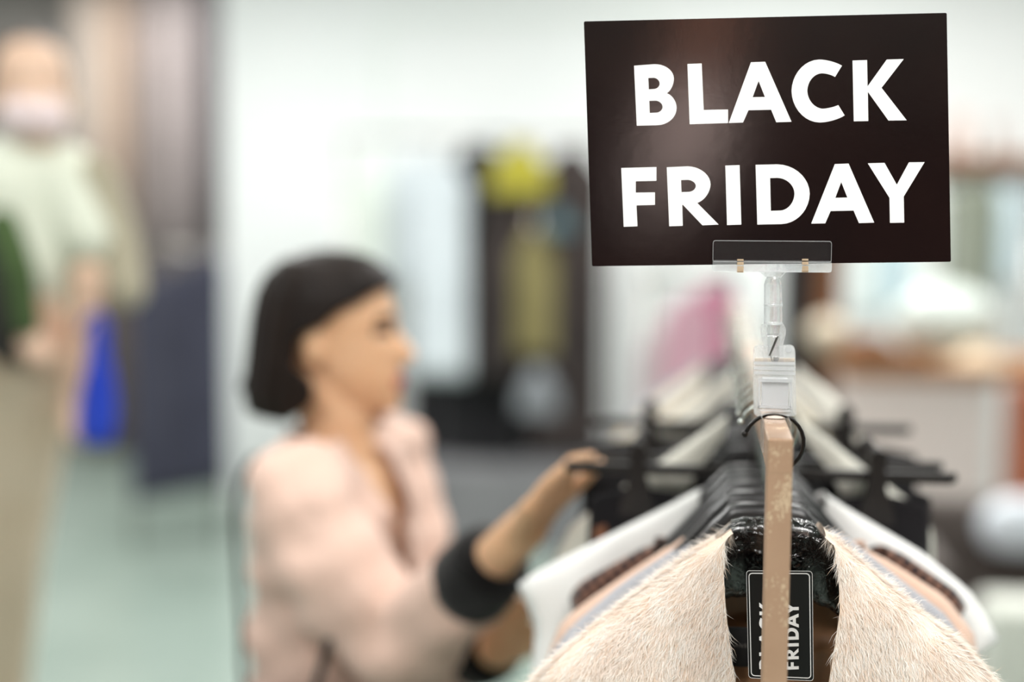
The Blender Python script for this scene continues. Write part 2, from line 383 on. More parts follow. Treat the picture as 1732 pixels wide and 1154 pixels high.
big = bpy.data.meshes.new('fur_coat'); big.vertices.add(nv0+len(V)); big.vertices.foreach_set('co', np.concatenate([co, V.astype(np.float32).ravel()]))
loops = np.concatenate([ol, Q.ravel(), T.ravel()]); big.loops.add(len(loops)); big.loops.foreach_set('vertex_index', loops)
st = np.concatenate([ols, len(ol)+4*np.arange(len(Q)), len(ol)+4*len(Q)+3*np.arange(len(T))])
big.polygons.add(len(st)); big.polygons.foreach_set('loop_start', st.astype(np.int32)); big.update(calc_edges=True); big.validate()
for m_ in (m_furbase, m_fur, m_fur2): big.materials.append(m_)
pick = (rng.random(len(Q)) < 0.28).astype(np.int32)+1
big.polygons.foreach_set('material_index', np.concatenate([np.zeros(npoly0, np.int32), pick, pick])); big.update()
keep(link('shell', big, None), coat)
# brown satin lining inside, with its woven label
m_lin = mat('brown_satin_lining', L(150, 108, 76), 0.4, col2=L(166, 122, 88), scale=14, stretch=(1, 1, 0.3), sheen=0.2)
def lining():
    vs = []; fs = []; nx, nz = 30, 40
    for j in range(nz):
        z = P(1310, 925+12.5*j, YC).z
        q_ = min(1, j/8); xa, xb = P(1232-14*q_, 925+12.5*j, YC).x, P(1394+26*q_, 925+12.5*j, YC).x
        for i in range(nx):
            u = i/(nx-1); x = xa+(xb-xa)*u
            y = YC+0.026-0.012*(2*u-1)**2 - 0.0025*math.sin(60*x+55*z) - 0.006*math.exp(-((z-P(0, 1040, YC).z-0.35*(x-0.05))/0.006)**2)*(x > 0.02)
            vs.append((x, y, z))
    for j in range(nz-1):
        for i in range(nx-1): a = j*nx+i; fs.append((a, a+1, a+nx+1, a+nx))
    return mesh(vs, fs)
lin = keep(link('lining', lining(), m_lin), coat)
bm = bmesh.new(); a_ = P(1229, 1060, YC+0.008); b_ = P(1290, 1130, YC+0.008)
add_box(bm, a_.x, b_.x, YC+0.0075, YC+0.009, b_.z, a_.z, bev=0.0004)
lab = obj('label_patch', bm, mat('black_woven_label', L(16, 15, 15), 0.7, col2=L(24, 22, 22), scale=200)); keep(lab, coat); lab['label'] = 'black woven label'
m_greyprint = mat('grey_print', L(110, 104, 100), 0.6, col2=L(120, 114, 110), scale=50)
def text_mesh(s, size, m, name, loc, rot, parent):
    cu = bpy.data.curves.new('t', 'FONT'); cu.body = s; cu.size = size; cu.space_character = 1.25; cu.extrude = 0.0001
    o = bpy.data.objects.new('t', cu); C.objects.link(o); me = evaluated(o); bpy.data.objects.remove(o)
    me.materials.clear(); q = link(name, me, m, None, False); q.location = loc; q.rotation_euler = rot
    if parent: q.parent = parent
    return q
tx = text_mesh('ANS', 0.0048, m_greyprint, 'lettering', P(1242, 1095, YC+0.0072), (math.pi/2, 0, 0), None); tx.parent = lab; tx.matrix_parent_inverse = lab.matrix_world.inverted()
tx.matrix_parent_inverse = Matrix.Translation(-Vector(coat.location)) if False else Matrix.Identity(4)
tx.matrix_parent_inverse = (Matrix.Translation(coat.location) @ lab.matrix_parent_inverse @ lab.matrix_basis).inverted()

# ------------------------------------------------------------------ letters traced as outlines
def arc(p0, c, p1, n=9):
    k = 0.5523; a = (p0[0]+(c[0]-p0[0])*k, p0[1]+(c[1]-p0[1])*k); b = (p1[0]+(c[0]-p1[0])*k, p1[1]+(c[1]-p1[1])*k); out = []
    for i in range(1, n+1):
        t = i/n; s = 1-t; out.append(tuple(s**3*p0[q]+3*s*s*t*a[q]+3*s*t*t*b[q]+t**3*p1[q] for q in (0, 1)))
    return out
def chain(start, *segs):
    pts = [start]
    for s in segs:
        if len(s) == 2 and not isinstance(s[0], tuple): pts.append(s)
        else: pts += arc(pts[-1], s[0], s[1])
    return pts
GL = {
 'B': [chain((270, 268), (350, 262), ((430, 258), (432, 320)), ((432, 364), (403, 380)), ((443, 392), (443, 440)), ((443, 508), (365, 510)), (281, 512)),
       chain((328, 318), (350, 317), ((374, 319), (374, 341)), ((374, 362), (350, 363)), (330, 364)), chain((332, 411), (358, 410), ((386, 412), (386, 436)), ((385, 458), (360, 459)), (334, 460))],
 'L': [[(487, 261), (545, 259), (553, 448), (652, 446), (652, 501), (496, 506)]],
 'A': [[(745, 254), (803, 252), (910, 496), (848, 498), (827, 447), (735, 449), (713, 499), (655, 501)], [(752, 396), (802, 395), (776, 330)]],
 'C': [chain((1115, 268), ((1075, 243), (1022, 243)), ((912, 246), (910, 372)), ((914, 498), (1025, 499)), ((1085, 498), (1126, 470)), (1100, 428), ((1068, 443), (1035, 443)), ((976, 438), (974, 370)), ((976, 302), (1032, 299)), ((1062, 298), (1087, 314)))],
 'K': [[(1158, 247), (1217, 245), (1219, 352), (1297, 243), (1366, 241), (1276, 358), (1378, 490), (1304, 491), (1220, 374), (1222, 493), (1163, 494)]],
 'F': [[(218, 684), (361, 680), (361, 736), (277, 738), (277, 784), (355, 783), (355, 834), (280, 836), (284, 921), (228, 923)]],
 'R': [chain((403, 681), (489, 677), ((580, 680), (581, 750)), ((580, 808), (527, 826)), (614, 914), (548, 917), (469, 834), (466, 834), (468, 919), (413, 921)), chain((461, 733), (488, 732), ((521, 734), (521, 757)), ((520, 781), (490, 781)), (463, 782))],
 'I': [[(641, 674), (699, 672), (706, 914), (648, 916)]],
 'D': [chain((764, 671), (853, 669), ((982, 672), (984, 788)), ((982, 910), (868, 912)), (771, 914)), chain((823, 725), (852, 724), ((922, 726), (922, 789)), ((920, 856), (862, 857)), (826, 858))],
 'a': [[(1086, 668), (1142, 666), (1246, 906), (1184, 908), (1162, 857), (1069, 859), (1047, 909), (990, 910)], [(1088, 805), (1137, 804), (1112, 741)]],
 'Y': [[(1220, 665), (1288, 663), (1338, 752), (1387, 661), (1451, 660), (1366, 800), (1368, 906), (1310, 907), (1308, 805)]]}
def flat(splines, name, m, Mx, depth=0.00012):
    cu = bpy.data.curves.new('c', 'CURVE'); cu.dimensions = '2D'; cu.fill_mode = 'BOTH'; cu.extrude = depth
    for pts in splines:
        s = cu.splines.new('POLY'); s.points.add(len(pts)-1); s.use_cyclic_u = True
        for i, (a, b) in enumerate(pts): s.points[i].co = (a, b, 0, 1)
    o = bpy.data.objects.new('c', cu); C.objects.link(o); me = evaluated(o); bpy.data.objects.remove(o)
    me.materials.clear(); me.transform(Mx); return link(name, me, m, None, False)
# ------------------------------------------------------------------ the sign card
k_ = [Vector(v) for v in ((-.1616155, 1.18793242, 1.77769398), (.13301768, 1.22440823, 1.78604898), (.1408891, 1.2072774, 1.58325778), (-.15374407, 1.17080159, 1.57490277))]
o_ = sum(k_, Vector())/4; uu = (k_[1]-k_[0]).normalized(); nn = uu.cross((k_[0]-k_[3])).normalized(); vv = nn.cross(uu)
def card(px, py):
    d = ray(px, py); h = EYE + d*((o_-EYE).dot(nn)/d.dot(nn)) - o_; return (h.dot(uu), h.dot(vv))
MC = Matrix((uu, vv, nn)).transposed().to_4x4(); MC.translation = o_
if nn.y > 0: raise RuntimeError
corner = [card(*c) for c in ((987.5, 36.5), (1601, 22), (1608, 443), (1001.5, 450.5))]
def rounded(loop, r=0.0012):
    out = []; n = len(loop)
    for i in range(n):
        a, b, c = Vector(loop[i-1]), Vector(loop[i]), Vector(loop[(i+1) % n])
        p = b+(a-b).normalized()*r; q = b+(c-b).normalized()*r; out += [tuple(p)]+arc(tuple(p), tuple(b), tuple(q), 4)
    return out
sign = thing('sale_sign', 'black card sign reading BLACK FRIDAY in large white letters', 'sign', o_)
cardo = keep(flat([rounded(corner)], 'card', m_card, MC, 0.0006), sign)
Mf = MC @ Matrix.Translation((0, 0, 0.0007))
for word, keys in (('BLACK', 'BLACK'), ('FRIDAY', 'FRIDaY')):
    lt = keep(flat([[card(960+a/2.4043, b/2.4043) for a, b in loop] for g in keys for loop in GL[g]], 'lettering', m_white, Mf), sign); lt['label'] = 'white printed word ' + word

# ------------------------------------------------------------------ hang tag on the coat
YT = 1.150
def tp(px, py): q = P(px, py, YT); return (q.x, q.z)
tagc = thing('price_tag', 'black swing tag reading BLACK FRIDAY sideways, hanging in front of the fur coat', 'tag', P(1318, 965, YT))
A0 = [tp(1262, 965), tp(1374, 966), tp(1376, 1152), tp(1266, 1147)]
MX = Matrix(((1, 0, 0, 0), (0, 0, -1, YT), (0, 1, 0, 0), (0, 0, 0, 1)))
keep(flat([rounded(A0, 0.0028)], 'card', mat('black_tag_card', L(13, 12, 13), 0.4, col2=L(17, 16, 17), scale=40), MX, 0.0004), tagc)
def inset(loop, d):
    c = Vector(((loop[0][0]+loop[2][0])/2, (loop[0][1]+loop[2][1])/2)); out = []
    for p in loop: out.append((p[0]-math.copysign(d, p[0]-c.x), p[1]-math.copysign(d, p[1]-c.y)))
    return out
MX2 = Matrix.Translation((0, -0.0005, 0)) @ MX
keep(flat([rounded(inset(A0, 0.0019), 0.003), rounded(inset(A0, 0.0026), 0.0024)], 'border', m_white, MX2, 0.0001), tagc)
keep(flat([rounded(inset(A0, 0.0000), 0.0028), rounded(inset(A0, 0.0003), 0.0026)], 'edge_line', m_white, MX2, 0.0001), tagc)
def tagword(keys, x_base, cap, y0, y1):
    a0 = min(p[0] for k in keys for p in GL[k][0]); a1 = max(p[0] for k in keys for p in GL[k][0]); out = []
    for k in keys:
        b0 = min(p[1] for p in GL[k][0]); b1 = max(p[1] for p in GL[k][0])
        for loop in GL[k]:
            out.append([tp(x_base-cap*(b1-b)/(b1-b0), y0+(y1-y0)*(a-a0)/(a1-a0)) for a, b in loop])
    return out
keep(flat(tagword('BLACK', 1309, 25, 1132, 1018), 'lettering', m_white, MX2, 0.0001), tagc)
keep(flat(tagword('FRIDaY', 1351, 23.5, 1133, 1019), 'lettering', m_white, MX2, 0.0001), tagc)
bm = bmesh.new(); s0 = P(1318, 968, YT); s1 = front_hanger.location+Vector((0.0, 0, -0.075))
add_tube(bm, [s0, s0+Vector((0, 0.006, 0.012)), Vector((s1.x, 1.182, s1.z+0.0)), Vector((s1.x, 1.195, s1.z+0.006))], 0.0005, 6)
keep(obj('string', bm, m_blackwire), tagc)

# ------------------------------------------------------------------ clear plastic sign holder
YS = 1.190
holder = thing('sign_holder', 'clear plastic clip stand clamped on the rack rail, gripping the black sign', 'sign holder', (0.0, YS, ZR))
pc = [(k_[3]+k_[2])/2][0]
yb = pc.y                                  # the card's lower edge
def pl(a, b, Y): q = P(a, b, Y); return (q.x, q.z)
def rp(x0, y0, x1, y1, Y, r): a = P(x0, y1, Y); b = P(x1, y0, Y); return rrect(a.x, b.x, a.z, b.z, r)
def shear(bm, ref_x, ref_z):               # lie parallel to the card
    for v in bm.verts: v.co.y += (v.co.x-ref_x)*(uu.y/uu.x) + (v.co.z-ref_z)*(vv.y/vv.z)
bm = bmesh.new(); G = P(1306, 432, yb); yg = yb - 0.004
add_plate(bm, rp(1205, 408, 1408, 443, yg, 0.0022), yg-0.0012, yg); shear(bm, G.x, G.z); gp = keep(obj('grip_plate', bm, m_clear3), holder)
bm = bmesh.new(); go = rp(1205, 408, 1408, 443, yg, 0.0022); gi = rp(1206, 409.5, 1407, 441.5, yg, 0.0018); n_o = len(go)
for i in range(n_o):
    j = (i+1) % n_o; q = [bm.verts.new((p[0], yg-0.0015, p[1])) for p in (go[i], go[j], gi[j], gi[i])]; bm.faces.new(q)
bmesh.ops.remove_doubles(bm, verts=bm.verts[:], dist=1e-6); shear(bm, G.x, G.z); rim = obj('plate_edge', bm, m_clear2); keep(rim, holder); rs = rim.modifiers.new('s', 'SOLIDIFY'); rs.thickness = 0.0004
bm = bmesh.new(); add_plate(bm, rp(1206, 412, 1407, 441, yg, 0.0022), yg+0.0068, yg+0.008); shear(bm, G.x, G.z); keep(obj('grip_plate', bm, m_clear), holder)
bm = bmesh.new(); add_plate(bm, rp(1205, 442, 1408, 459, yg, 0.002), yg-0.0014, yg+0.008)
za = P(1306, 449, yg).z
shear(bm, G.x, G.z)
bmesh.ops.bevel(bm, geom=[e for e in bm.edges if abs(e.verts[0].co.y-e.verts[1].co.y) < 0.004], offset=0.0008, segments=2, affect='EDGES')
keep(obj('hinge_tube', bm, m_clear2), holder)
for a in (1252, 1362):
    bm = bmesh.new()
    for (q0, q1) in ((438, 441), (443, 448), (450, 460)):
        add_plate(bm, rp(a-5.5, q0, a+5.5, q1, yg, 0.0004), yg-0.0024, yg-0.0015)
    add_plate(bm, rp(a-5.5, 458.5, a+5.5, 460.5, yg, 0.0004), yg-0.0024, yg+0.009)
    shear(bm, G.x, G.z); keep(obj('spring', bm, m_spring), holder)
xs_ = 1308
def lathe(bm, prof, Y, n=24):             # prof: (half width in px, py)
    rings = []
    for hwp, py in prof:
        c = P(xs_+0.3*(py-520)/50, py, Y); r = hwp*Y/F_PX*1.0
        rings.append([bm.verts.new((c.x+r*math.cos(2*math.pi*k/n), Y+r*math.sin(2*math.pi*k/n), c.z)) for k in range(n)])
    for i in range(len(rings)-1):
        for k in range(n): bm.faces.new((rings[i][k], rings[i][(k+1) % n], rings[i+1][(k+1) % n], rings[i+1][k]))
    bm.faces.new(rings[0][::-1]); bm.faces.new(rings[-1])
YB = yb
bm = bmesh.new()
a = [pl(1283, 459, YB), pl(1330, 459, YB), pl(1320, 470, YB), pl(1297, 470, YB)][::-1]
add_plate(bm, a, YB-0.0035, YB+0.0035)
keep(obj('neck', bm, m_clear), holder)
bm = bmesh.new(); lathe(bm, [(10, 468), (12, 472), (15, 481), (15.2, 514), (14.2, 515), (14.2, 517), (15.4, 518), (15.4, 545), (14, 548.5)], YB, 16)
keep(obj('barrel', bm, m_clear2, smooth=False), holder)
bm = bmesh.new()
for a, b in ((514.5, 517.5), (546, 549)): lathe(bm, [(15.8, a), (16.1, (a+b)/2), (15.8, b)], YB, 16)
keep(obj('ring', bm, m_clear2), holder)
bm = bmesh.new(); lathe(bm, [(9.5, 548.5), (10, 553), (10, 565), (11, 566), (11, 569), (10, 570), (9.6, 612)], YB+0.002, 12)
keep(obj('stem', bm, m_clear), holder)
for s, a in ((-1, 1294), (1, 1321)):      # curved cheeks that hold the stem
    bm = bmesh.new(); lp = []
    pr = [(0, 550), (5, 549), (8, 556), (7.5, 566), (3.5, 582), (3.5, 600), (4, 616), (-4, 616), (-4, 600), (-3, 570), (-4, 556)]
    lp = [pl(a+s*q, z, YB+0.002) for q, z in pr]
    add_plate(bm, lp if s < 0 else lp[::-1], YB-0.002, YB+0.006); keep(obj('cheek', bm, m_clear2), holder)
bm = bmesh.new(); sp = [P(1316, 569, YB-0.004), P(1303, 600, YB-0.005), P(1306, 611, YB-0.004), P(1316, 611, YB-0.003)]
add_tube(bm, sp, 0.0006, 6); add_tube(bm, [P(1313, 571, YB-0.004), P(1301, 602, YB-0.005)], 0.0005, 6)
add_tube(bm, [P(1309, 607, YB-0.005), P(1316, 607, YB-0.003)], 0.0016, 8); keep(obj('spring_wire', bm, m_steel), holder)
bm = bmesh.new()
lpt = [pl(a, b, YS-0.006) for a, b in ((1275, 700), (1273, 640), (1274, 592), (1277, 585), (1284, 583), (1290, 584), (1291, 602), (1323, 602), (1324, 584), (1337, 583), (1343, 586), (1345, 594), (1346, 650), (1347, 700), (1341, 704), (1328, 703), (1318, 700), (1308, 699), (1298, 700), (1290, 703), (1281, 704))][::-1]
add_plate(bm, lpt, YS-0.0075, YS-0.0055); keep(obj('clamp_plate', bm, m_clear2), holder)
bm = bmesh.new(); add_plate(bm, rp(1275, 586, 1344, 701, YS+0.005, 0.003), YS+0.005, YS+0.007); keep(obj('clamp_plate', bm, m_clear2), holder)
bm = bmesh.new()                             # raised frame, bars and the round boss on the clamp
for a in ((1282, 642, 1339, 646), (1282, 646, 1286, 690), (1335, 646, 1339, 690), (1282, 687, 1339, 690), (1275, 613, 1345, 616), (1275, 622, 1345, 625), (1275, 630, 1345, 633), (1284, 694, 1337, 695.5)):
    add_plate(bm, rp(*a, YS-0.008, 0.0005), YS-0.0088, YS-0.0075)
r_ = P(1334, 591, YS-0.008)
for k in range(1): add_tube(bm, [(r_.x, YS-0.0087, r_.z), (r_.x, YS-0.0075, r_.z)], 0.0026, 16)
keep(obj('moulding', bm, m_ridge), holder)
bm = bmesh.new(); qa = P(1276, 609, YS); qb = P(1344, 609, YS); add_tube(bm, [(qa.x, YS, qa.z), (qb.x, YS, qb.z)], 0.0016, 10); keep(obj('hinge_pin', bm, m_spring), holder)
bm = bmesh.new()                             # core between the plates, and jaws either side of the rail
add_plate(bm, rp(1288, 640, 1333, 690, YS, 0.001), YS-0.0053, YS+0.0048)
keep(obj('clamp_core', bm, mat('milky_acrylic', (0.9, 0.91, 0.93, 1), 0.3, trans=0.35, spec=0.5, bump=0.2, bscale=90)), holder)
for s in (-1, 1):
    bm = bmesh.new(); add_box(bm, *sorted((s*0.0102, s*0.0114)), YS-0.05, YS+0.006, ZR-0.02, ZR+0.004, bev=0.0004); keep(obj('jaw', bm, m_clear), holder)

# ------------------------------------------------------------------ garments behind the coat
m_knit = cloth('cream_knit', L(226, 214, 192), L(234, 224, 206), 90, 0.9, 320, kind='wave', stretch=(1, 1, 0.4))
m_grey = cloth('pale_grey_jersey', L(166, 166, 172), L(178, 178, 184), 12)
m_peach = cloth('pale_peach_cotton', L(228, 192, 170), L(233, 200, 180), 9)
m_hound = cloth('brown_check_tweed', L(36, 28, 32), L(122, 90, 76), 130, 0.5, 260, kind='check', lo=0.45, hi=0.55, stretch=(1, 0.2, 1))
m_wht = cloth('white_cotton', L(244, 243, 240), L(249, 248, 246), 6)
m_wht2 = cloth('off_white_cotton', L(222, 218, 206), L(228, 225, 214), 6)
m_crm = cloth('cream_linen', L(220, 206, 180), L(226, 214, 190), 6)
m_blk = cloth('black_wool', L(20, 18, 20), L(29, 26, 28), 8)
m_stripe = cloth('black_trouser_cloth', L(22, 20, 23), L(28, 25, 28), 8)
m_brown = cloth('rust_brown_stripe', L(128, 84, 62), L(140, 94, 70), 30)
n_ = neck(1.275, 1222, 1398, 925, 60)
garment('knit_cardigan', 'cream ribbed knit top whose right shoulder shows just behind the fur coat', 'top', m_knit, 1.27,
        [(1215, 925), (1120, 990), (1000, 1075), (930, 1130), (915, 1250)], [(1395, 925), (1475, 968), (1560, 1030), (1640, 1085), (1686, 1154), (1694, 1300)], nl=n_[0], nr=n_[1], t=0.018)
n_ = neck(1.325, 1215, 1402, 888, 70)
garment('jersey_top', 'pale grey jersey top directly behind the fur coat and cream knit', 'top', m_grey, 1.325,
        [(1212, 888), (1165, 912), (1050, 988), (965, 1060), (928, 1110), (910, 1250)], [(1404, 896), (1435, 910), (1500, 962), (1600, 1040), (1650, 1110), (1665, 1250)], nl=n_[0], nr=n_[1], t=0.016)
n_ = neck(1.375, 1158, 1462, 908, 80)
garment('wide_neck_top', 'pale peach wide-necked top between the grey jersey and the brown checked top', 'top', m_peach, 1.375,
        [(1155, 906), (1130, 924), (1000, 1012), (948, 1052), (925, 1110), (910, 1250)], [(1464, 930), (1495, 944), (1600, 1010), (1650, 1075), (1668, 1250)], nl=n_[0], nr=n_[1], t=0.015)
n_ = neck(1.42, 1106, 1500, 924, 90)
garment('checked_vest', 'dark brown checked sleeveless top with broad shoulder straps', 'top', m_hound, 1.42,
        [(1106, 922), (1080, 930), (985, 982), (962, 1006), (972, 1060), (990, 1250)], [(1503, 928), (1530, 938), (1620, 1000), (1636, 1028), (1610, 1070), (1600, 1250)], nl=n_[0], nr=n_[1], t=0.02)
n_ = neck(1.465, 1182, 1398, 830, 90)
garment('white_shirt', 'bright white shirt with wide pointed shoulders behind the checked top', 'shirt', m_wht, 1.465,
        [(1182, 830), (1150, 845), (1010, 915), (930, 955), (874, 985), (905, 1060), (898, 1154), (905, 1400)], [(1398, 838), (1440, 864), (1560, 935), (1640, 1000), (1692, 1082), (1664, 1100), (1652, 1140), (1640, 1400)], nl=n_[0], nr=n_[1], t=0.022, fold=0.003)
W1 = neck(1.58, 1228, 1352, 708, 60)
garment('white_tunic', 'white tunic seen through the gap under the front trouser hanger bar', 'top', m_wht2, 1.585,
        [(1228, 704), (1165, 748), (1100, 792), (1010, 855), (965, 890), (935, 950), (925, 1154)], [(1352, 708), (1400, 742), (1440, 775), (1540, 850), (1580, 900), (1580, 1154)], nl=[(1230, 706), (1226, 735), (1180, 792), (1150, 850), (1285, 900)], nr=[(1350, 710), (1356, 738), (1400, 792), (1430, 850), (1290, 900)], t=0.02, open_back=True)
W3 = neck(1.91, 1244, 1346, 628, 40)
garment('cream_dress', 'cream dress directly behind the bar of the rear trouser hanger', 'dress', m_wht2, 1.91,
        [(1243, 622), (1200, 660), (1150, 702), (1100, 722), (1058, 736), (1045, 800), (1050, 900)], [(1347, 618), (1400, 660), (1440, 700), (1450, 735), (1452, 800), (1450, 900)], nl=[(1245, 624), (1246, 655), (1190, 712), (1150, 760), (1262, 800)], nr=[(1345, 620), (1346, 652), (1385, 712), (1410, 760), (1264, 800)], t=0.018, open_back=True)

def hb(Y, label, mm, name, cat, hw, drop, ztop=-0.095, nw=0.06, zlen=0.7, sl=0.0, group=None, nd=0.10):
    zt = ZR+ztop; lt_ = [(zt, -nw), (zt-drop*0.5, -nw-(hw-nw)*0.55), (zt-drop, -hw), (zt-drop-0.05, -hw-0.02), (zt-drop-0.4, -hw+0.03*sl)]
    rt_ = [(z, -x) for z, x in lt_]; nn_ = 8
    nl_ = [(zt-nd*math.sin(math.pi/2*k/nn_), -nw*math.cos(math.pi/2*k/nn_)) for k in range(nn_+1)]; nr_ = [(z, -x) for z, x in nl_]
    return garment(name, label, cat, mm, Y, lt_, rt_, zlen=zlen, nl=nl_, nr=nr_, pixels=False, t=0.014, ph=Y*40, open_back=True, group=group)
far = [(1.68, m_blk, 'black_waistcoat', 'waistcoat', 'black waistcoat hanging behind the white tunic', .18, .10, 'd'), (1.76, m_blk, 'black_jacket', 'jacket', 'black jacket just in front of the rear trouser hanger', .195, .11, 'd'),
       (1.948, m_wht2, 'off_white_shirt', 'shirt', 'off-white shirt squeezed behind the cream dress', .15, .10, 'd'),
       (1.992, m_blk, 'black_cardigan', 'cardigan', 'black cardigan hidden between two pale tops behind the rear trouser hanger', .16, .10, 'd'),
       (2.04, m_crm, 'cream_jacket', 'jacket', 'cream jacket with sloping shoulders behind the rear trouser hanger', .17, .10, 'c'),
       (2.10, m_wht2, 'pale_blouse', 'blouse', 'pale blouse behind the cream jacket', .18, .11, 'd'),
       (2.16, m_blk, 'dark_blouse', 'blouse', 'dark blouse in the rear half of the rack', .17, .11, 'd'),
       (2.23, m_crm, 'cream_shirt', 'shirt', 'cream shirt in the rear half of the rack', .20, .12, 'c'),
       (2.30, m_wht2, 'ivory_shirt', 'shirt', 'ivory shirt behind the cream shirt', .19, .12, 'd'),
       (2.37, m_grey, 'grey_shirt', 'shirt', 'grey shirt near the rear of the rack', .20, .12, 'd'),
       (2.44, m_crm, 'beige_shirt', 'shirt', 'beige shirt near the rear of the rack', .21, .12, 'd'),
       (2.52, m_wht2, 'pale_shirt', 'shirt', 'pale shirt second from the rear of the rack', .21, .13, 'd'),
       (2.60, m_grey, 'silver_grey_top', 'top', 'silver grey top at the rear end of the rack', .21, .12, 'd')]
for Y, mm, nm, ct, lb, hw, dr, kd in far:
    hb(Y, lb, mm, nm, ct, hw, dr)
    hang(Y, 'grey plastic hanger carrying the ' + lb.split(' in the ')[0].split(' near the ')[0].split(' at the ')[0].split(' from the rear')[0].split(' behind the ')[0].split(' squeezed')[0].split(' just in')[0].split(' hidden')[0], kd)
for Y, lb in ((1.27, 'dark plastic hanger with steel hook directly behind the glossy front hanger'), (1.325, 'dark plastic hanger holding the pale grey jersey top'),
              (1.375, 'dark plastic hanger holding the pale peach top'), (1.42, 'dark plastic hanger holding the brown checked top'),
              (1.465, 'dark plastic hanger holding the bright white pointed shirt'), (1.585, 'dark plastic hanger holding the white tunic'),
              (1.91, 'dark plastic hanger holding the cream dress')):
    hang(Y, lb)
# ------------------------------------------------------------------ trouser hangers and trousers
def trouser_hanger(Y, label, zbar=-0.108):
    t = thing('trouser_hanger', label, 'hanger', (0, Y, ZR+0.0013), 'trouser hangers with clips')
    add_hook(t, m_chrome)
    bm = box(-0.203, 0.203, -0.005, 0.005, zbar-0.006, zbar+0.006, bev=0.0015); add_ball(bm, (-0.205, 0, zbar+0.001), 0.006, 2, (0.6, 1, 1)); add_ball(bm, (0.205, 0, zbar+0.001), 0.006, 2, (0.6, 1, 1))
    obj('bar', bm, m_clipb, t, True)
    bm = bmesh.new(); add_tube(bm, [(0, 0, -0.07), (0, 0, zbar)], [0.006, 0.009], 10); obj('collar', bm, m_clipb, t, True)
    for x in (-0.128, 0.125):
        bm = bmesh.new()
        lp = [(x-0.010, zbar-0.012), (x-0.008, zbar+0.006), (x-0.010, zbar+0.022), (x-0.004, zbar+0.03), (x+0.004, zbar+0.03), (x+0.010, zbar+0.022), (x+0.008, zbar+0.006), (x+0.010, zbar-0.012), (x+0.017, zbar-0.034), (x+0.019, zbar-0.05), (x-0.019, zbar-0.05), (x-0.017, zbar-0.034)]
        add_plate(bm, lp, -0.0125, -0.0065); add_plate(bm, lp, 0.0065, 0.0125); obj('clip', bm, m_clipb, t)
    return t
def trousers(Y, label, hw, zbar=-0.108, stripe=True):
    t = thing('trousers', label, 'trousers', (0, Y, ZR-0.14), 'black trousers clipped by the waist')
    def surf(face, x0=-1, x1=1, off=0.0, nx=49, nz=30):
        vs = []; fs = []
        for j in range(nz):
            for i in range(nx):
                s = x0+(x1-x0)*i/(nx-1); x = s*hw*(1.0+0.05*j/nz); a = abs(s*hw)
                sag = 0.010*math.cos(min(1, a/0.125)*math.pi/2) if a < 0.125 else 0.012*((a-0.125)/max(0.01, hw-0.125))**2
                zt = zbar-0.020-sag; z = zt-0.75*(j/(nz-1))**1.4
                y = face*(0.0062+off+0.012*min(1, j/8)*max(0, 1-s**4)) + face*0.003*math.sin(50*x)*min(1, j/8)
                vs.append((x, y, z))
        for j in range(nz-1):
            for i in range(nx-1):
                q = j*nx+i; fs.append((q, q+1, q+nx+1, q+nx))
        return vs, fs
    a, f = surf(-1); b, g = surf(1); n = len(a)
    o = link('cloth', mesh([(x, y, z+0.14) for x, y, z in a+b], f+[tuple(q+n for q in r)[::-1] for r in g]), m_stripe, t)
    s = o.modifiers.new('s', 'SOLIDIFY'); s.thickness = 0.0012
    if stripe:
        for c in (0.70, 0.93, -0.93):
            v, f2 = surf(-1, c-0.035, c+0.035, 0.0014, 5)
            v = [(x, y, z-0.035+0.14) for x, y, z in v]; q = link('stripe', mesh(v, f2), m_brown, t)
            s = q.modifiers.new('s', 'SOLIDIFY'); s.thickness = 0.0006; q['label'] = 'rust brown stripe'
    return t
trouser_hanger(1.53, 'black clip hanger whose long bar crosses the rack beside the woman\'s hand')
trousers(1.53, 'black trousers with rust stripes hanging from the front clip hanger', 0.180)
trouser_hanger(1.87, 'black clip hanger farther back, its bar level with the top of the post')
trousers(1.87, 'black trousers hanging from the rear clip hanger', 0.215, stripe=False)
trouser_hanger(1.62, 'black clip hanger just behind the white top', -0.112)
trousers(1.62, 'black trousers behind the white top', 0.195, -0.112, False)

# ------------------------------------------------------------------ people
m_skin = mat('warm_skin', L(232, 182, 142), 0.5, col2=L(236, 190, 152), scale=18, sss=0.08, spec=0.35)
m_lip = mat('rose_lips', L(190, 98, 92), 0.4, col2=L(196, 106, 98), scale=40)
m_eye = mat('dark_brown_eye', L(40, 26, 20), 0.2, col2=L(60, 38, 28), scale=60)
m_hair = mat('dark_brown_hair', L(25, 17, 14), 0.5, col2=L(36, 26, 21), scale=60, stretch=(1, 1, 0.12), bump=0.2, bscale=200, spec=0.25)
def tabf(tab, z):
    for (z1, *a), (z2, *b) in zip(tab, tab[1:]):
        if z2 <= z <= z1:
            t = (z1-z)/(z1-z2); return [p+(q-p)*t for p, q in zip(a, b)]
    return list(tab[0][1:]) if z > tab[0][0] else list(tab[-1][1:])
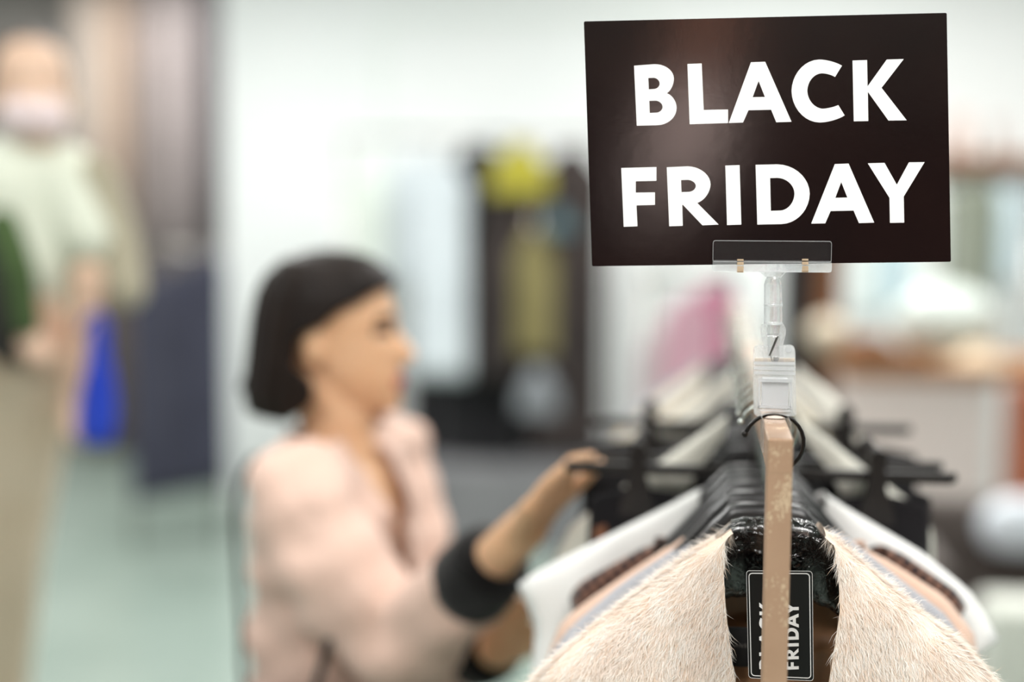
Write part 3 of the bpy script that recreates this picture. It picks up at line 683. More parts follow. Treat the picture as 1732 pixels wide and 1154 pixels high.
#        z      front  back   half width
HEAD = [(.098, .015, -.012, .010), (.094, .040, -.040, .036), (.080, .062, -.068, .057), (.060, .078, -.088, .069), (.035, .087, -.097, .075), (.015, .089, -.099, .076), (.0, .083, -.098, .074),
        (-.02, .087, -.090, .070), (-.035, .089, -.078, .067), (-.052, .090, -.055, .063), (-.070, .093, -.030, .058), (-.088, .091, -.010, .050), (-.102, .094, .005, .040), (-.114, .090, .020, .028), (-.122, .078, .040, .014)]
def head_bm(bm, Mh):
    n = 48; zs = [.098-.220*k/54 for k in range(55)]; rings = []
    for z in zs:
        f, b, h = tabf(HEAD, z); f += 0.009*max(0, min(1, (0.03-z)/0.04)); c = (f+b)/2; l = (f-b)/2; ring = []
        for k in range(n):
            a = 2*math.pi*k/n; x = c+l*math.cos(a); y = h*math.copysign(abs(math.sin(a))**0.9, math.sin(a))
            if math.cos(a) > 0:
                g = lambda z0, s: math.exp(-((z-z0)/s)**2)
                nose = 0.0
                if -.052 < z < .012: t = (0.012-z)/.064; nose = 0.046*(t**1.1 if t < .72 else .72**1.1*max(0, 1-(t-.72)/.28)**0.6)
                x += nose*math.exp(-(y/0.0105)**2)
                x += (0.009*g(-.068, .0055)+0.0085*g(-.079, .0055))*math.exp(-(y/.019)**2)
                x += 0.005*g(-.104, .010)*math.exp(-(y/.02)**2)
                x -= 0.012*g(0.0, .012)*(math.exp(-((abs(y)-.031)/.013)**2))
                x += 0.004*g(0.020, .008)*math.exp(-((abs(y)-.028)/.02)**2)
            ring.append(bm.verts.new(Mh @ Vector((x, y, z))))
        rings.append(ring)
    for i in range(len(rings)-1):
        for k in range(n): bm.faces.new((rings[i][k], rings[i+1][k], rings[i+1][(k+1) % n], rings[i][(k+1) % n]))
    bm.faces.new(rings[0]); bm.faces.new(rings[-1][::-1])
    for s in (-1, 1):
        q = bmesh.ops.create_icosphere(bm, subdivisions=3, radius=1)
        for v in q['verts']: v.co = Mh @ Vector((-.012+v.co.x*.016-0.15*v.co.z*.02, s*(.074+v.co.y*.009), -.022+v.co.z*.030))
def finger(bm, base, dirs, lens, r):
    p = Vector(base)
    for i, (d, l) in enumerate(zip(dirs, lens)):
        q = p+Vector(d).normalized()*l; add_capsule(bm, p, q, r*(1-0.1*i), r*(1-0.1*(i+1))); p = q
    return p

# --- the woman
YWm = 2.0
HC = P(563, 553, YWm); ry = math.radians(4)
Mh = Matrix.Translation(HC) @ Matrix.Rotation(ry, 4, 'Z') @ Matrix.Rotation(math.radians(3), 4, 'Y')
woman = thing('person', 'woman with dark bob in pale pink jacket reaching into the clothes rack', 'person', (HC.x, YWm, 0))
F_ = Vector((math.cos(ry-0.30), math.sin(ry-0.30), 0)); S_ = Vector((-F_.y, F_.x, 0))      # S_ points away from the camera (her left)
nb = P(575, 742, 2.0)                                        # base of the neck
shN = nb - S_*0.150 + Vector((0.012, 0, -0.058)); shF = nb + S_*0.165 + Vector((0.0, 0, -0.045))
elN = P(680, 1105, 1.79); wrN = P(893, 890, 1.62)
elF = P(745, 1120, 2.02); wrF = P(838, 1098, 1.84)
hip = Vector((nb.x-0.01, nb.y+0.02, 0.92))
bm = bmesh.new(); head_bm(bm, Mh)
add_capsule(bm, Mh @ Vector((-.030, 0, -.03)), nb+Vector((0, 0, 0.02)), .050, .052)
add_capsule(bm, Mh @ Vector((-.010, 0, -.07)), nb+Vector((0.0, 0, -0.02)), .046, .055)
def ell(bm, c, ax, q=3):
    r = bmesh.ops.create_icosphere(bm, subdivisions=q, radius=1)
    for v in r['verts']: v.co = Vector(c)+F_*v.co.x*ax[0]+S_*v.co.y*ax[1]+Vector((0, 0, v.co.z*ax[2]))
ell(bm, nb+Vector((0, 0, -0.14)), (.085, .14, .14)); ell(bm, nb+Vector((0, 0, -0.28)), (.085, .125, .18)); ell(bm, hip+Vector((0, 0, 0.0)), (.10, .155, .17))
add_capsule(bm, nb+Vector((0, 0, -0.06)), shN, .05, .046); add_capsule(bm, nb+Vector((0, 0, -0.06)), shF, .05, .046)
add_capsule(bm, shN, elN, .046, .038); add_capsule(bm, elN, wrN, .040, .0255)
add_capsule(bm, shF, elF, .046, .038); add_capsule(bm, elF, wrF, .038, .0255)
legs = []
for s in (-1, 1):
    h_ = hip+S_*s*0.085+Vector((0, 0, -0.04)); kn = h_+Vector((0.02, 0, -0.40)); kn.z = 0.48; an = Vector((kn.x-0.03, kn.y, 0.09))
    add_capsule(bm, h_, kn, .08, .052); add_capsule(bm, kn, an, .05, .035); legs.append((h_, kn, an))
# near hand: palm towards the rack, fingers reaching for the bar end
kN = P(926, 842, 1.575); pd = (kN-wrN).normalized()
wid = (pd.cross(Vector((0.2, -1, 0.1))).normalized()*0.5+Vector((-0.1, 0.85, 0.1))); wid = (wid-pd*wid.dot(pd)).normalized()          # across the knuckles
nrm = wid.cross(pd).normalized()
for t in (-0.026, -0.009, 0.009, 0.026): add_capsule(bm, wrN+wid*t*0.55, kN+wid*t, .0165, .0115)
tipT = P(962, 778, 1.545)
for i, t in enumerate((-0.027, -0.009, 0.009, 0.027)):
    base = kN+wid*t; ln = (0.036, 0.041, 0.038, 0.029)[i] if True else 0
    d1 = (tipT-base).normalized()+wid*(t*6); d2 = d1+Vector((0.2, 0.25, -0.05)); d3 = d1*0.6+Vector((0.45, 0.6, -0.35))
    finger(bm, base, (d1, d2, d3), (ln, ln*0.62, ln*0.5), .0086)
side = wid if wid.x > 0 else -wid
finger(bm, wrN+pd*0.03+side*0.026, (pd+side*0.9+Vector((0, -.3, 0)), pd+side*0.35, pd*1.0+Vector((.2, 0, 0))), (0.034, 0.03, 0.024), .0105)
# far hand, lower
kF = P(880, 1066, 1.76); pf = (kF-wrF).normalized(); wf = pf.cross(Vector((0, -1, 0.2))).normalized()
for t in (-0.026, -0.009, 0.009, 0.026): add_capsule(bm, wrF+wf*t*0.55, kF+wf*t, .016, .011)
for i, t in enumerate((-0.027, -0.009, 0.009, 0.027)):
    base = kF+wf*t; ln = (0.036, 0.041, 0.038, 0.029)[i]
    finger(bm, base, (pf+wf*t*6, pf+Vector((.2, .2, -.2)), pf+Vector((0, .3, -.8))), (ln, ln*.62, ln*.5), .0085)
finger(bm, wrF+pf*0.03-wf*0.028, (pf-wf*0.9, pf-wf*.3, pf), (0.034, 0.03, 0.024), .0105)
body = fuse(bm, 0.0042, 3)
ob = link('body', body, [m_skin, m_lip, m_eye]); keep(ob, woman)
Mi = Mh.inverted(); mi = []
for p_ in body.polygons:
    q = Mi @ p_.center; k = 0
    if q.x > .094 and abs(q.y) < .026-abs(q.z+.0735)*0.6 and -.085 < q.z < -.062: k = 1
    elif q.x > .05 and abs(abs(q.y)-.032) < .017 and abs(q.z) < .0065: k = 2
    elif q.x > .06 and abs(abs(q.y)-.032) < .018 and abs(q.z-.021+0.05*(abs(q.y)-.03)) < .0045: k = 2
    mi.append(k)
body.polygons.foreach_set('material_index', mi)
# hair: a bob that leaves the face and the ear free
def hair():
    n = 80; vs = []; fs = []; zs = [.112-.245*k/69 for k in range(70)]
    #        z      front  back   half width
    T_ = [(.113, .010, -.010, .006), (.108, .045, -.045, .040), (.095, .070, -.078, .068), (.072, .090, -.100, .083), (.045, .096, -.112, .090), (.01, .094, -.118, .094), (-.05, .080, -.122, .096), (-.10, .065, -.126, .093), (-.133, .055, -.118, .082)]
    B_ = [(.113, .2), (.082, .12), (.066, .080), (.050, .058), (.032, .028), (.012, .004), (-.004, -.022), (-.016, -.040), (-.045, -.040), (-.062, -.022), (-.080, -.004), (-.100, -.006), (-.115, -.022), (-.133, -.045)]
    for z in zs:
        f, b, h = tabf(T_, z); xb = tabf(B_, z)[0]; c = (f+b)/2; l = (f-b)/2
        ph = math.acos(max(-1, min(1, (xb-c)/l)))
        for k in range(n+1):
            a = ph+(2*math.pi-2*ph)*k/n
            rr = 1+0.02*math.sin(a*17)*min(1, (0.113-z)/0.05)
            vs.append(Mh @ Vector((c+l*rr*math.cos(a), h*rr*math.sin(a), z + (0.0 if z > -.1 else -0.004*math.cos(a)))))
    for i in range(len(zs)-1):
        for k in range(n): q = i*(n+1)+k; fs.append((q, q+n+1, q+n+2, q+1))
    return mesh(vs, fs)
ho = link('hair', hair(), m_hair); s = ho.modifiers.new('s', 'SOLIDIFY'); s.thickness = 0.016; s.offset = -1 if True else 1
keep(ho, woman)
# jacket
m_pink = mat('pale_pink_jacket_cloth', L(226, 192, 176), 0.8, col2=L(231, 199, 184), scale=7, bump=0.25, bscale=30, sheen=0.2, spec=0.2)
bm = bmesh.new()
ell(bm, nb+Vector((0, 0, -0.14))-F_*0.008, (.118, .165, .155)); ell(bm, nb+Vector((0, 0, -0.28)), (.128, .155, .22)); ell(bm, nb+Vector((0, 0, -0.45)), (.135, .17, .24))
add_capsule(bm, nb+Vector((-0.02, 0, 0.005)), nb+Vector((-0.01, 0, -0.1)), .064, .10)
add_capsule(bm, nb-S_*0.03+Vector((-.012, 0, -0.035)), shN, .064, .070); add_capsule(bm, nb+S_*0.03+Vector((-.01, 0, -0.035)), shF, .064, .066)
cuN = wrN+(elN-wrN)*0.42; cuF = wrF+(elF-wrF)*0.30
mdN = shN.lerp(elN, 0.55)+Vector((-0.01, -0.01, 0))
add_capsule(bm, shN, mdN, .072, .076); add_capsule(bm, mdN, elN+Vector((-.0, 0, .0)), .076, .064); add_capsule(bm, elN, cuN, .066, .052)
add_capsule(bm, shF, elF, .066, .058); add_capsule(bm, elF, cuF, .058, .045)
jm = fuse(bm, 0.006, 5)
for v in jm.vertices:                                        # soft creases
    c = v.co; v.co += v.normal*(0.006*math.sin(40*c.z+34*c.x+1)*math.sin(31*c.x-24*c.z+20*c.y)+0.003*math.sin(75*c.z-38*c.x))
bmj = bmesh.new(); bmj.from_mesh(jm); kill = []
for f in bmj.faces:
    q = f.calc_center_median(); d = q-nb; ff = d.dot(F_); ss = d.dot(S_)
    hole = ff > 0.01 and d.z < 0.05 and d.z > -0.24 and abs(ss+0.012) < 0.052*(d.z+0.24)/0.29+0.002
    ring = d.z > 0.012 and abs(ss) < 0.2 and (q-Vector((nb.x, nb.y, q.z))).length < 0.12
    if hole or ring or (q-wrN).length < 0.050: kill.append(f)
bmesh.ops.delete(bmj, geom=kill, context='FACES'); bmj.to_mesh(jm); bmj.free()
jo = link('jacket', jm, m_pink); s = jo.modifiers.new('s', 'SOLIDIFY'); s.thickness = 0.004; keep(jo, woman); jo['label'] = 'pale pink collarless jacket'
m_cuff = cloth('black_cuff_cloth', L(12, 11, 11), L(17, 15, 15), 10)
for c0, el, wr, r_ in ((cuN, elN, wrN, .052), (cuF, elF, wrF, .047)):
    d = (wr-el).normalized(); bm = bmesh.new(); add_tube(bm, [c0-d*0.012, c0, c0+d*0.02, c0+d*0.045, c0+d*0.062, c0+d*0.064, c0+d*0.055], [r_+.000, r_+.003, r_+.002, r_-.001, r_-.004, r_-.006, r_-.008], 28, cap=False)
    o = obj('cuff', bm, m_cuff, None, True); s = o.modifiers.new('s', 'SOLIDIFY'); s.thickness = 0.003; keep(o, woman); o['label'] = 'turned-back black cuff'
m_trs = cloth('black_trousers', L(26, 25, 28), L(33, 31, 34), 10)
bm = bmesh.new(); ell(bm, hip+Vector((0, 0, 0.0)), (.115, .165, .16))
for h_, kn, an in legs: add_capsule(bm, h_, kn, .092, .066); add_capsule(bm, kn, an+Vector((0, 0, 0.03)), .066, .052)
keep(link('trousers', fuse(bm, 0.008, 3), m_trs), woman)
for h_, kn, an in legs:
    bm = bmesh.new(); add_capsule(bm, Vector((an.x-0.03, an.y, 0.038)), Vector((an.x+0.15, an.y-0.03, 0.030)), .036, .030); add_capsule(bm, Vector((an.x, an.y, 0.05)), an+Vector((0, 0, 0.02)), .038, .036)
    for v in bm.verts: v.co.z = max(v.co.z, 0.0)
    keep(obj('shoe', bm, m_gloss, None, True), woman)
# shoulder bag on her far side, only its strap comes into view
bagm = mat('black_leather', L(26, 24, 24), 0.4, col2=L(34, 31, 30), scale=30, bump=0.2, bscale=120)
bag = thing('shoulder_bag', 'black shoulder bag whose thin strap runs over the woman\'s back and side', 'bag', (P(470, 1300, 1.86).x, 1.86, 0.80))
bm = bmesh.new(); bc = P(500, 1330, 1.82); add_box(bm, bc.x-0.13, bc.x+0.13, 1.72, 1.80, bc.z-0.09, bc.z+0.09, bev=0.02, seg=3); keep(obj('pouch', bm, bagm, None, True), bag)
bm = bmesh.new()
stp_ = [P(432, 770, 1.97), P(408, 810, 1.97), P(399, 870, 1.96), P(402, 950, 1.95), P(408, 1060, 1.93), P(412, 1160, 1.9), P(440, 1300, 1.80)]
stp = []
for i_ in range(len(stp_)-1):
    p0, p1, p2, p3 = (stp_[max(0, min(len(stp_)-1, i_+d_))] for d_ in (-1, 0, 1, 2))
    for t_ in (0, .25, .5, .75): stp.append(0.5*((2*p1)+(p2-p0)*t_+(2*p0-5*p1+4*p2-p3)*t_*t_+(3*p1-p0-3*p2+p3)*t_**3))
add_tube(bm, stp, 0.005, 8); add_tube(bm, [P(556, 1085, 1.70), P(548, 1115, 1.71), P(535, 1160, 1.73), P(520, 1290, 1.76)], 0.006, 8); keep(obj('strap', bm, bagm, None, True), bag)

# --- distant shopper on the left
YM = 2.9
def man():
    t = thing('person', 'blurred shopper at left edge in pale jacket and beige trousers, face masked', 'person', (P(50, 500, YM).x, YM, 0))
    q = lambda a, b, dy=0: P(a, b, YM+dy)
    hc = q(52, 150); Mm = Matrix.Translation(hc) @ Matrix.Rotation(math.radians(-60), 4, 'Z') @ Matrix.Scale(1.08, 4)
    nbm = q(48, 262); bm = bmesh.new(); head_bm(bm, Mm); add_capsule(bm, hc+Vector((0, 0.02, -0.05)), nbm, .055, .06)
    cz = lambda a, b, dy, ra, c, d, dy2, rb: add_capsule(bm, q(a, b, dy), q(c, d, dy2), ra, rb)
    cz(40, 340, 0, .12, 35, 560, 0, .12); cz(125, 690, -.05, .03, 130, 720, -.06, .03); cz(55, 580, -.12, .035, 66, 600, -.13, .03)
    cz(150, 470, -.05, .04, 128, 690, -.05, .028)
    lg = [((15, 620), (0, 980), (20, 1560)), ((60, 620), (30, 950), (-30, 1540))]
    for a, b, c in lg: cz(*a, 0, .075, *b, 0, .042); cz(*b, 0, .042, *c, 0.1, .034)
    # hands
    for hx, hy, hy2 in ((132, 725, 752), (70, 600, 605)):
        for k in range(4): add_capsule(bm, q(hx-6+5*k, hy, -.07), q(hx-5+5*k, hy+26, -.08), .009, .007)
        add_capsule(bm, q(hx-8, hy-8, -.08), q(hx-16, hy+12, -.1), .010, .008)
    keep(link('body', fuse(bm, 0.007, 2), mat('light_skin', L(226, 190, 165), 0.5, col2=L(230, 196, 172), scale=10, sss=0.05)), t)
    bm = bmesh.new(); r = bmesh.ops.create_icosphere(bm, subdivisions=3, radius=1)
    for v in r['verts']: v.co = Mm @ Vector((0.060+v.co.x*.066, v.co.y*.066, -.062+v.co.z*.052))
    o = obj('face_mask', bm, cloth('pale_pink_mask', L(236, 214, 214), L(240, 222, 222), 10), None, True); keep(o, t); o['label'] = 'pale face mask'
    bm = bmesh.new()
    for v in bmesh.ops.create_icosphere(bm, subdivisions=3, radius=1)['verts']: v.co = Mm @ Vector((-.022+v.co.x*.088, v.co.y*.086, .028+v.co.z*.086))
    keep(obj('hair', bm, mat('grey_brown_hair', L(70, 60, 54), 0.6, col2=L(88, 78, 70), scale=60, bump=0.3), None, True), t)
    bm = bmesh.new()
    cz2 = lambda a, b, dy, ra, c, d, dy2, rb: add_capsule(bm, q(a, b, dy), q(c, d, dy2), ra, rb)
    cz2(35, 300, -.02, .10, 50, 440, 0, .125); cz2(20, 330, -.04, .10, 30, 450, -.02, .12); cz2(50, 440, 0, .115, 50, 560, .02, .11); cz2(0, 310, 0, .1, -40, 520, 0, .12); cz2(110, 300, 0, .075, 150, 400, -.03, .065)
    keep(link('jacket', fuse(bm, 0.009, 4), cloth('pale_green_grey_jacket', L(226, 230, 212), L(232, 236, 220), 6)), t)
    bm = bmesh.new(); cz2(160, 300, 0, .05, 190, 400, 0, .056); cz2(190, 400, 0, .056, 212, 490, -.02, .046)
    keep(link('sleeve', fuse(bm, 0.009, 3), cloth('olive_sleeve', L(168, 160, 138), L(180, 172, 150), 6)), t)
    bm = bmesh.new(); cz2(5, 380, -.13, .035, 32, 460, -.15, .035); cz2(32, 460, -.15, .035, 45, 550, -.14, .03)
    keep(link('scarf', fuse(bm, 0.007, 3), cloth('green_scarf', L(64, 84, 46), L(76, 98, 56), 20)), t)
    bm = bmesh.new(); cz2(5, 420, -.11, .06, 20, 570, -.10, .062)
    keep(link('vest', fuse(bm, 0.008, 3), cloth('dark_vest', L(44, 42, 38), L(52, 50, 46), 10)), t)
    bm = bmesh.new()
    for a, b, c in lg: cz2(*a, 0, .092, *b, 0, .056); cz2(*b, 0, .056, c[0], c[1]-60, 0.1, .056)
    keep(link('trousers', fuse(bm, 0.009, 3), cloth('beige_trousers', L(196, 180, 156), L(204, 190, 168), 6)), t)
    for a, b, c in lg:
        p = q(*c, .1); bm = bmesh.new(); add_capsule(bm, (p.x, p.y, 0.045), (p.x+0.08, p.y-0.17, 0.038), .045, .036)
        for v in bm.verts: v.co.z = max(0, v.co.z)
        keep(obj('shoe', bm, m_hang, None, True), t)
    return t
man()
bb = thing('shopping_bag', 'bright blue bag carried by the blurred shopper at the left edge', 'bag', P(168, 690, 2.78))
m_blue = cloth('bright_blue_bag', L(38, 66, 190), L(46, 78, 204), 10)
bm = bmesh.new(); rings = []
for a, b, h in ((165, 535, 3), (166, 570, 14), (168, 620, 24), (166, 660, 34), (164, 700, 38), (163, 735, 36), (163, 752, 28)):
    c = P(a, b, 2.80); w_ = h*2.8/F_PX; rings.append([bm.verts.new((c.x+w_*math.cos(2*math.pi*k/20), c.y+0.45*w_*math.sin(2*math.pi*k/20), c.z)) for k in range(20)])
for i in range(len(rings)-1):
    for k in range(20): bm.faces.new((rings[i][k], rings[i][(k+1) % 20], rings[i+1][(k+1) % 20], rings[i+1][k]))
bm.faces.new(rings[-1]); keep(obj('pouch', bm, m_blue, None, True), bb)
bm = bmesh.new(); add_tube(bm, [P(140, 560, 2.8), P(150, 540, 2.8), P(166, 528, 2.8), P(178, 545, 2.8), P(184, 600, 2.8)], .006, 8); keep(obj('handle', bm, m_blue, None, True), bb)

# ------------------------------------------------------------------ background: left corridor
m_navy = cloth('navy_cloth', L(46, 48, 66), L(56, 58, 76), 4)
m_char = cloth('charcoal_cloth', L(50, 50, 56), L(62, 62, 68), 4)
def far_rack(name, label, xa, xb, Y, z, z0=0.0):
    t = thing(name, label, 'clothes rack', ((xa+xb)/2, Y, 0)); bm = bmesh.new(); add_tube(bm, [(xa, Y, z), (xb, Y, z)], .012, 10); keep(obj('rail', bm, m_steel, None, True), t)
    for x in (xa+0.02, xb-0.02): bm = bmesh.new(); add_tube(bm, [(x, Y, z0), (x, Y, z)], .012, 10); keep(obj('post', bm, m_steel, None, True), t)
    return t
def plane_garment(name, label, cat, mm, x, Y, z, hw, drop, ln, group=None, t=0.025):
    lt_ = [(z, x-hw*0.35), (z-drop*0.3, x-hw*0.5), (z-drop, x-hw), (z-drop-0.3, x-hw*0.95), (z-ln, x-hw*1.0)]
    rt_ = [(q, 2*x-v) for q, v in lt_]
    return garment(name, label, cat, mm, Y, lt_, rt_, zlen=ln, pixels=False, t=t, fold=0.006, freq=26, ph=x*9, nz=24, nu=12, group=group)
YL = 6.4
zt_ = P(300, 440, YL).z
far_rack('clothes_rack', 'far clothes rack with dark coats in the corridor behind the shopper', P(215, 450, YL).x, P(372, 450, YL).x, YL, P(300, 425, YL).z)
cols = [m_navy, m_char, m_navy, m_char, m_navy]
for i, a in enumerate((238, 268, 300, 332, 360)):
    zz = P(a, (462, 470, 452, 440, 432)[i], YL).z
    plane_garment('coat', ('navy coat nearest the shopper on the far corridor rack', 'charcoal coat second from left on the far corridor rack', 'navy coat in the middle of the far corridor rack',
                           'charcoal coat second from right on the far corridor rack', 'navy coat nearest the white wall on the far corridor rack')[i], 'coat', cols[i], P(a, 450, YL).x, YL+0.02*(i % 2), zz, 0.062, 0.04, zz-P(a, 845-6*i, YL).z, 'dark coats on the far corridor rack', t=0.03)
for i, (a, w_, c, c2) in enumerate(((150, 30, (150, 140, 130), (160, 150, 140)), (200, 26, (138, 122, 108), (150, 132, 116)), (245, 22, (112, 104, 100), (122, 112, 108)), (285, 18, (140, 132, 130), (150, 142, 140)), (322, 16, (132, 124, 122), (140, 132, 130)), (356, 18, (84, 80, 82), (92, 88, 90)))):
    Y = 8.9; x = P(a, 200, Y).x; ww = w_*Y/F_PX; vs = []; fs = []; n = 22
    for j in range(2):
        for k in range(n): vs.append((x-ww+2*ww*k/(n-1), Y+0.04*math.sin(k*1.7), (3.2, 0.05)[j]))
    for k in range(n-1): fs.append((k, k+1, n+k+1, n+k))
    o = link('curtain', mesh(vs, fs), cloth('curtain_cloth', L(*c), L(*c2), 3)); s = o.modifiers.new('s', 'SOLIDIFY'); s.thickness = 0.01
    tag(o, 'tall %s curtain panel, %s in the corridor' % (('pale grey', 'tan', 'dark taupe', 'light taupe', 'mid taupe', 'charcoal')[i], ('leftmost', 'second from left', 'third from left', 'third from right', 'second from right', 'beside the white wall')[i]), 'curtain', 'corridor curtain panels')

# ------------------------------------------------------------------ background: display on the white wall
YD = 6.9
pf_ = bmesh.new(); a = P(560, 790, YD); b = P(1075, 880, YD-0.25)
add_box(pf_, P(560, 800, YD).x, P(1090, 800, YD).x, YD-0.3, YW-0.02, 0, P(800, 795, YD-0.3).z, bev=0.01)
tag(obj('display_platform', pf_, mat('grey_laminate', L(112, 112, 114), 0.5, col2=L(122, 122, 124), scale=3)), 'low grey display platform under the hanging clothes by the white wall', 'platform')
wr_ = far_rack('clothes_rack', 'high clothes rail against the white wall behind the woman', P(575, 250, YD).x, P(1050, 250, YD).x, YD, P(800, 232, YD).z, P(800, 795, YD-0.3).z+0.001)
for a in (745, 878, 905):
    zr = P(800, 232, YD).z; xr = P(a, 300, YD-.2).x; ze = {745: P(745, 262, 6.72).z, 878: P(878, 240, 6.62).z, 905: P(905, 385, 6.66).z}[a]
    bm = bmesh.new(); add_tube(bm, [(xr, YD, zr), (xr, YD-.1, zr-.004), (xr, YD-.2, max(ze, zr-.02)), (xr, YD-.24, ze), (xr, YD-.27, ze-0.03)], .008, 8); keep(obj('display_arm', bm, m_steel, None, True), wr_)
m_ol = cloth('olive_cloth', L(112, 104, 66), L(124, 116, 76), 5); m_yel = cloth('mustard_cloth', L(146, 140, 44), L(160, 152, 56), 5)
m_pale = cloth('pale_sage_cloth', L(196, 204, 196), L(206, 214, 206), 5); m_ltb = cloth('pale_blue_grey_cloth', L(184, 192, 196), L(196, 204, 208), 5)
m_brn = cloth('dark_brown_cloth', L(46, 40, 39), L(62, 54, 51), 5); m_teal = cloth('teal_cloth', L(66, 90, 96), L(76, 100, 106), 5); m_bk = cloth('black_cloth', L(20, 20, 22), L(30, 30, 32), 5)
disp = [('blouse', 'pale sage blouse at the left end of the high wall rail', 'blouse', m_pale, 630, 268, 6.92, .12, 490, .0),
        ('long_shirt', 'long pale blue-grey shirt, second from left on the high wall rail', 'shirt', m_ltb, 690, 262, 6.86, .10, 480, 0),
        ('long_cardigan', 'long pale cardigan in front of the black coats on the high wall rail', 'cardigan', m_ltb, 745, 262, 6.72, .14, 640, 0),
        ('long_coat', 'long black coat directly behind the woman\'s face', 'coat', m_bk, 740, 430, 6.97, .15, 795, 0),
        ('long_coat', 'long black coat beside the pale cardigan', 'coat', m_bk, 810, 246, 6.9, .20, 790, 0),
        ('long_coat', 'long dark brown coat in the middle of the high wall rail', 'coat', m_brn, 880, 256, 6.79, .20, 640, 0),
        ('long_coat', 'long black coat behind the dark brown ones', 'coat', m_bk, 890, 330, 7.05, .22, 795, 0),
        ('dress', 'olive dress hanging over the dark coats', 'dress', m_ol, 905, 385, 6.66, .10, 600, 0),
        ('top', 'mustard yellow top over the dark coats', 'top', m_yel, 878, 240, 6.62, .14, 330, 0),
        ('scarf', 'small teal scarf beside the olive dress', 'scarf', m_teal, 945, 355, 6.60, .09, 395, 0),
        ('long_coat', 'long dark coat at the right end of the high wall rail', 'coat', m_brn, 965, 250, 6.88, .17, 770, 0),
        ('skirt', 'pale grey skirt low among the dark coats', 'skirt', mat('grey_skirt_cloth', L(120, 124, 128), 0.8, col2=L(130, 134, 138), scale=5), 912, 620, 6.60, .10, 700, 0)]
for nm, lb, ct, mm, a, y0, Y, hw, y1, _ in disp:
    z = P(a, y0, Y).z; plane_garment(nm, lb, ct, mm, P(a, 400, Y).x, Y, z, hw, 0.14, z-P(a, y1, Y).z)
# pink garments on a stand past the end of the rack
YP = 4.3; far_rack('clothes_rack', 'small rack with pink clothes beyond the end of the front rack', P(1085, 500, YP).x, P(1245, 500, YP).x, YP, P(1160, 468, YP).z)
m_pk = cloth('pink_cloth', L(226, 172, 190), L(232, 184, 200), 5)
for i, a in enumerate((1120, 1165, 1208)):
    z = P(a, (560, 500, 480)[i], YP).z
    plane_garment('pink_dress', ('pale pink dress at the left of the small pink rack', 'pink dress in the middle of the small pink rack', 'darker pink dress nearest the silver hooks')[i], 'dress',
                  (cloth('pale_pink_cloth', L(214, 196, 200), L(222, 206, 210), 5), m_pk, cloth('rose_cloth', L(214, 130, 162), L(222, 146, 174), 5))[i], P(a, 500, YP).x, YP-0.03*(i % 2), z, .075, 0.06, 0.9, 'pink dresses on the small rack')

# ------------------------------------------------------------------ background: right side
YO = 5.6
bm = box(P(1322, 500, YO).x, P(1378, 500, YO).x, YO, YO+0.2, 0, P(1350, 330, YO).z, bev=0.01)
tag(obj('black_pillar', bm, mat('black_lacquer', L(22, 19, 19), 0.5, col2=L(28, 25, 25), scale=3)), 'black square pillar behind the clear sign holder', 'pillar')
m_wood = mat('brown_wood', L(132, 88, 54), 0.5, col2=L(112, 72, 42), scale=5, stretch=(6, 6, 0.6), bump=0.1, bscale=20)
bm = box(P(1378, 500, YO).x, P(1428, 500, YO).x, YO+0.1, YO+0.14, 0, P(1350, 330, YO).z, bev=0.006)
tag(obj('wood_screen', bm, m_wood), 'brown wooden screen panel beside the black pillar', 'panel')
# counter
YK = 5.2; zc = P(1560, 618, YK).z
cnt = thing('counter', 'shop counter with brown wood top and pale pink front at right', 'counter', (P(1570, 700, YK).x, YK+0.3, 0))
xa, xb = P(1420, 700, YK).x, P(1680, 700, YK).x
keep(obj('cabinet', box(xa+0.02, xb, YK+0.03, YK+0.6, 0, zc-0.06, bev=0.008), mat('pale_pink_panel', L(236, 222, 216), 0.5, col2=L(240, 228, 222), scale=2)), cnt)
keep(obj('top', box(xa, xb+0.32, YK, YK+0.63, zc-0.055, zc, bev=0.006), mat('oak_wood', L(168, 124, 88), 0.5, col2=L(150, 108, 74), scale=4, stretch=(1, 8, 8))), cnt)
def lump(name, label, cat, a, b, Y, rx, ry_, rz, mm, group=None, seed=1):
    c = P(a, b, Y); bm = bmesh.new(); r = bmesh.ops.create_icosphere(bm, subdivisions=4, radius=1)
    for v in r['verts']:
        n = 1+0.06*math.sin(5*v.co.x+seed)*math.sin(6*v.co.y+2*seed)*math.sin(4*v.co.z)
        v.co = Vector((c.x+v.co.x*rx*n, c.y+v.co.y*ry_*n, c.z+max(v.co.z, -0.75)*rz*n))
    return tag(obj(name, bm, mm, None, True), label, cat, group)
m_mound = cloth('pale_green_white_cloth', L(186, 194, 188), L(194, 202, 196), 5)
def hat(label, a, b, Y, R, h, mm, group):
    c = P(a, b, Y); bm = bmesh.new(); pts = []
    prof = [(R, 0), (R*0.98, 0.006), (R*0.62, 0.012), (R*0.58, h*0.5), (R*0.5, h*0.85), (R*0.3, h), (0.001, h)]
    rings = [[bm.verts.new((c.x+r*math.cos(2*math.pi*k/28), c.y+r*math.sin(2*math.pi*k/28), zc+0.001+z)) for k in range(28)] for r, z in prof]
    for i in range(len(rings)-1):
        for k in range(28): bm.faces.new((rings[i][k], rings[i][(k+1) % 28], rings[i+1][(k+1) % 28], rings[i+1][k]))
    bm.faces.new(rings[0][::-1]); return tag(obj('hat', bm, mm, None, True), label, 'hat', group)
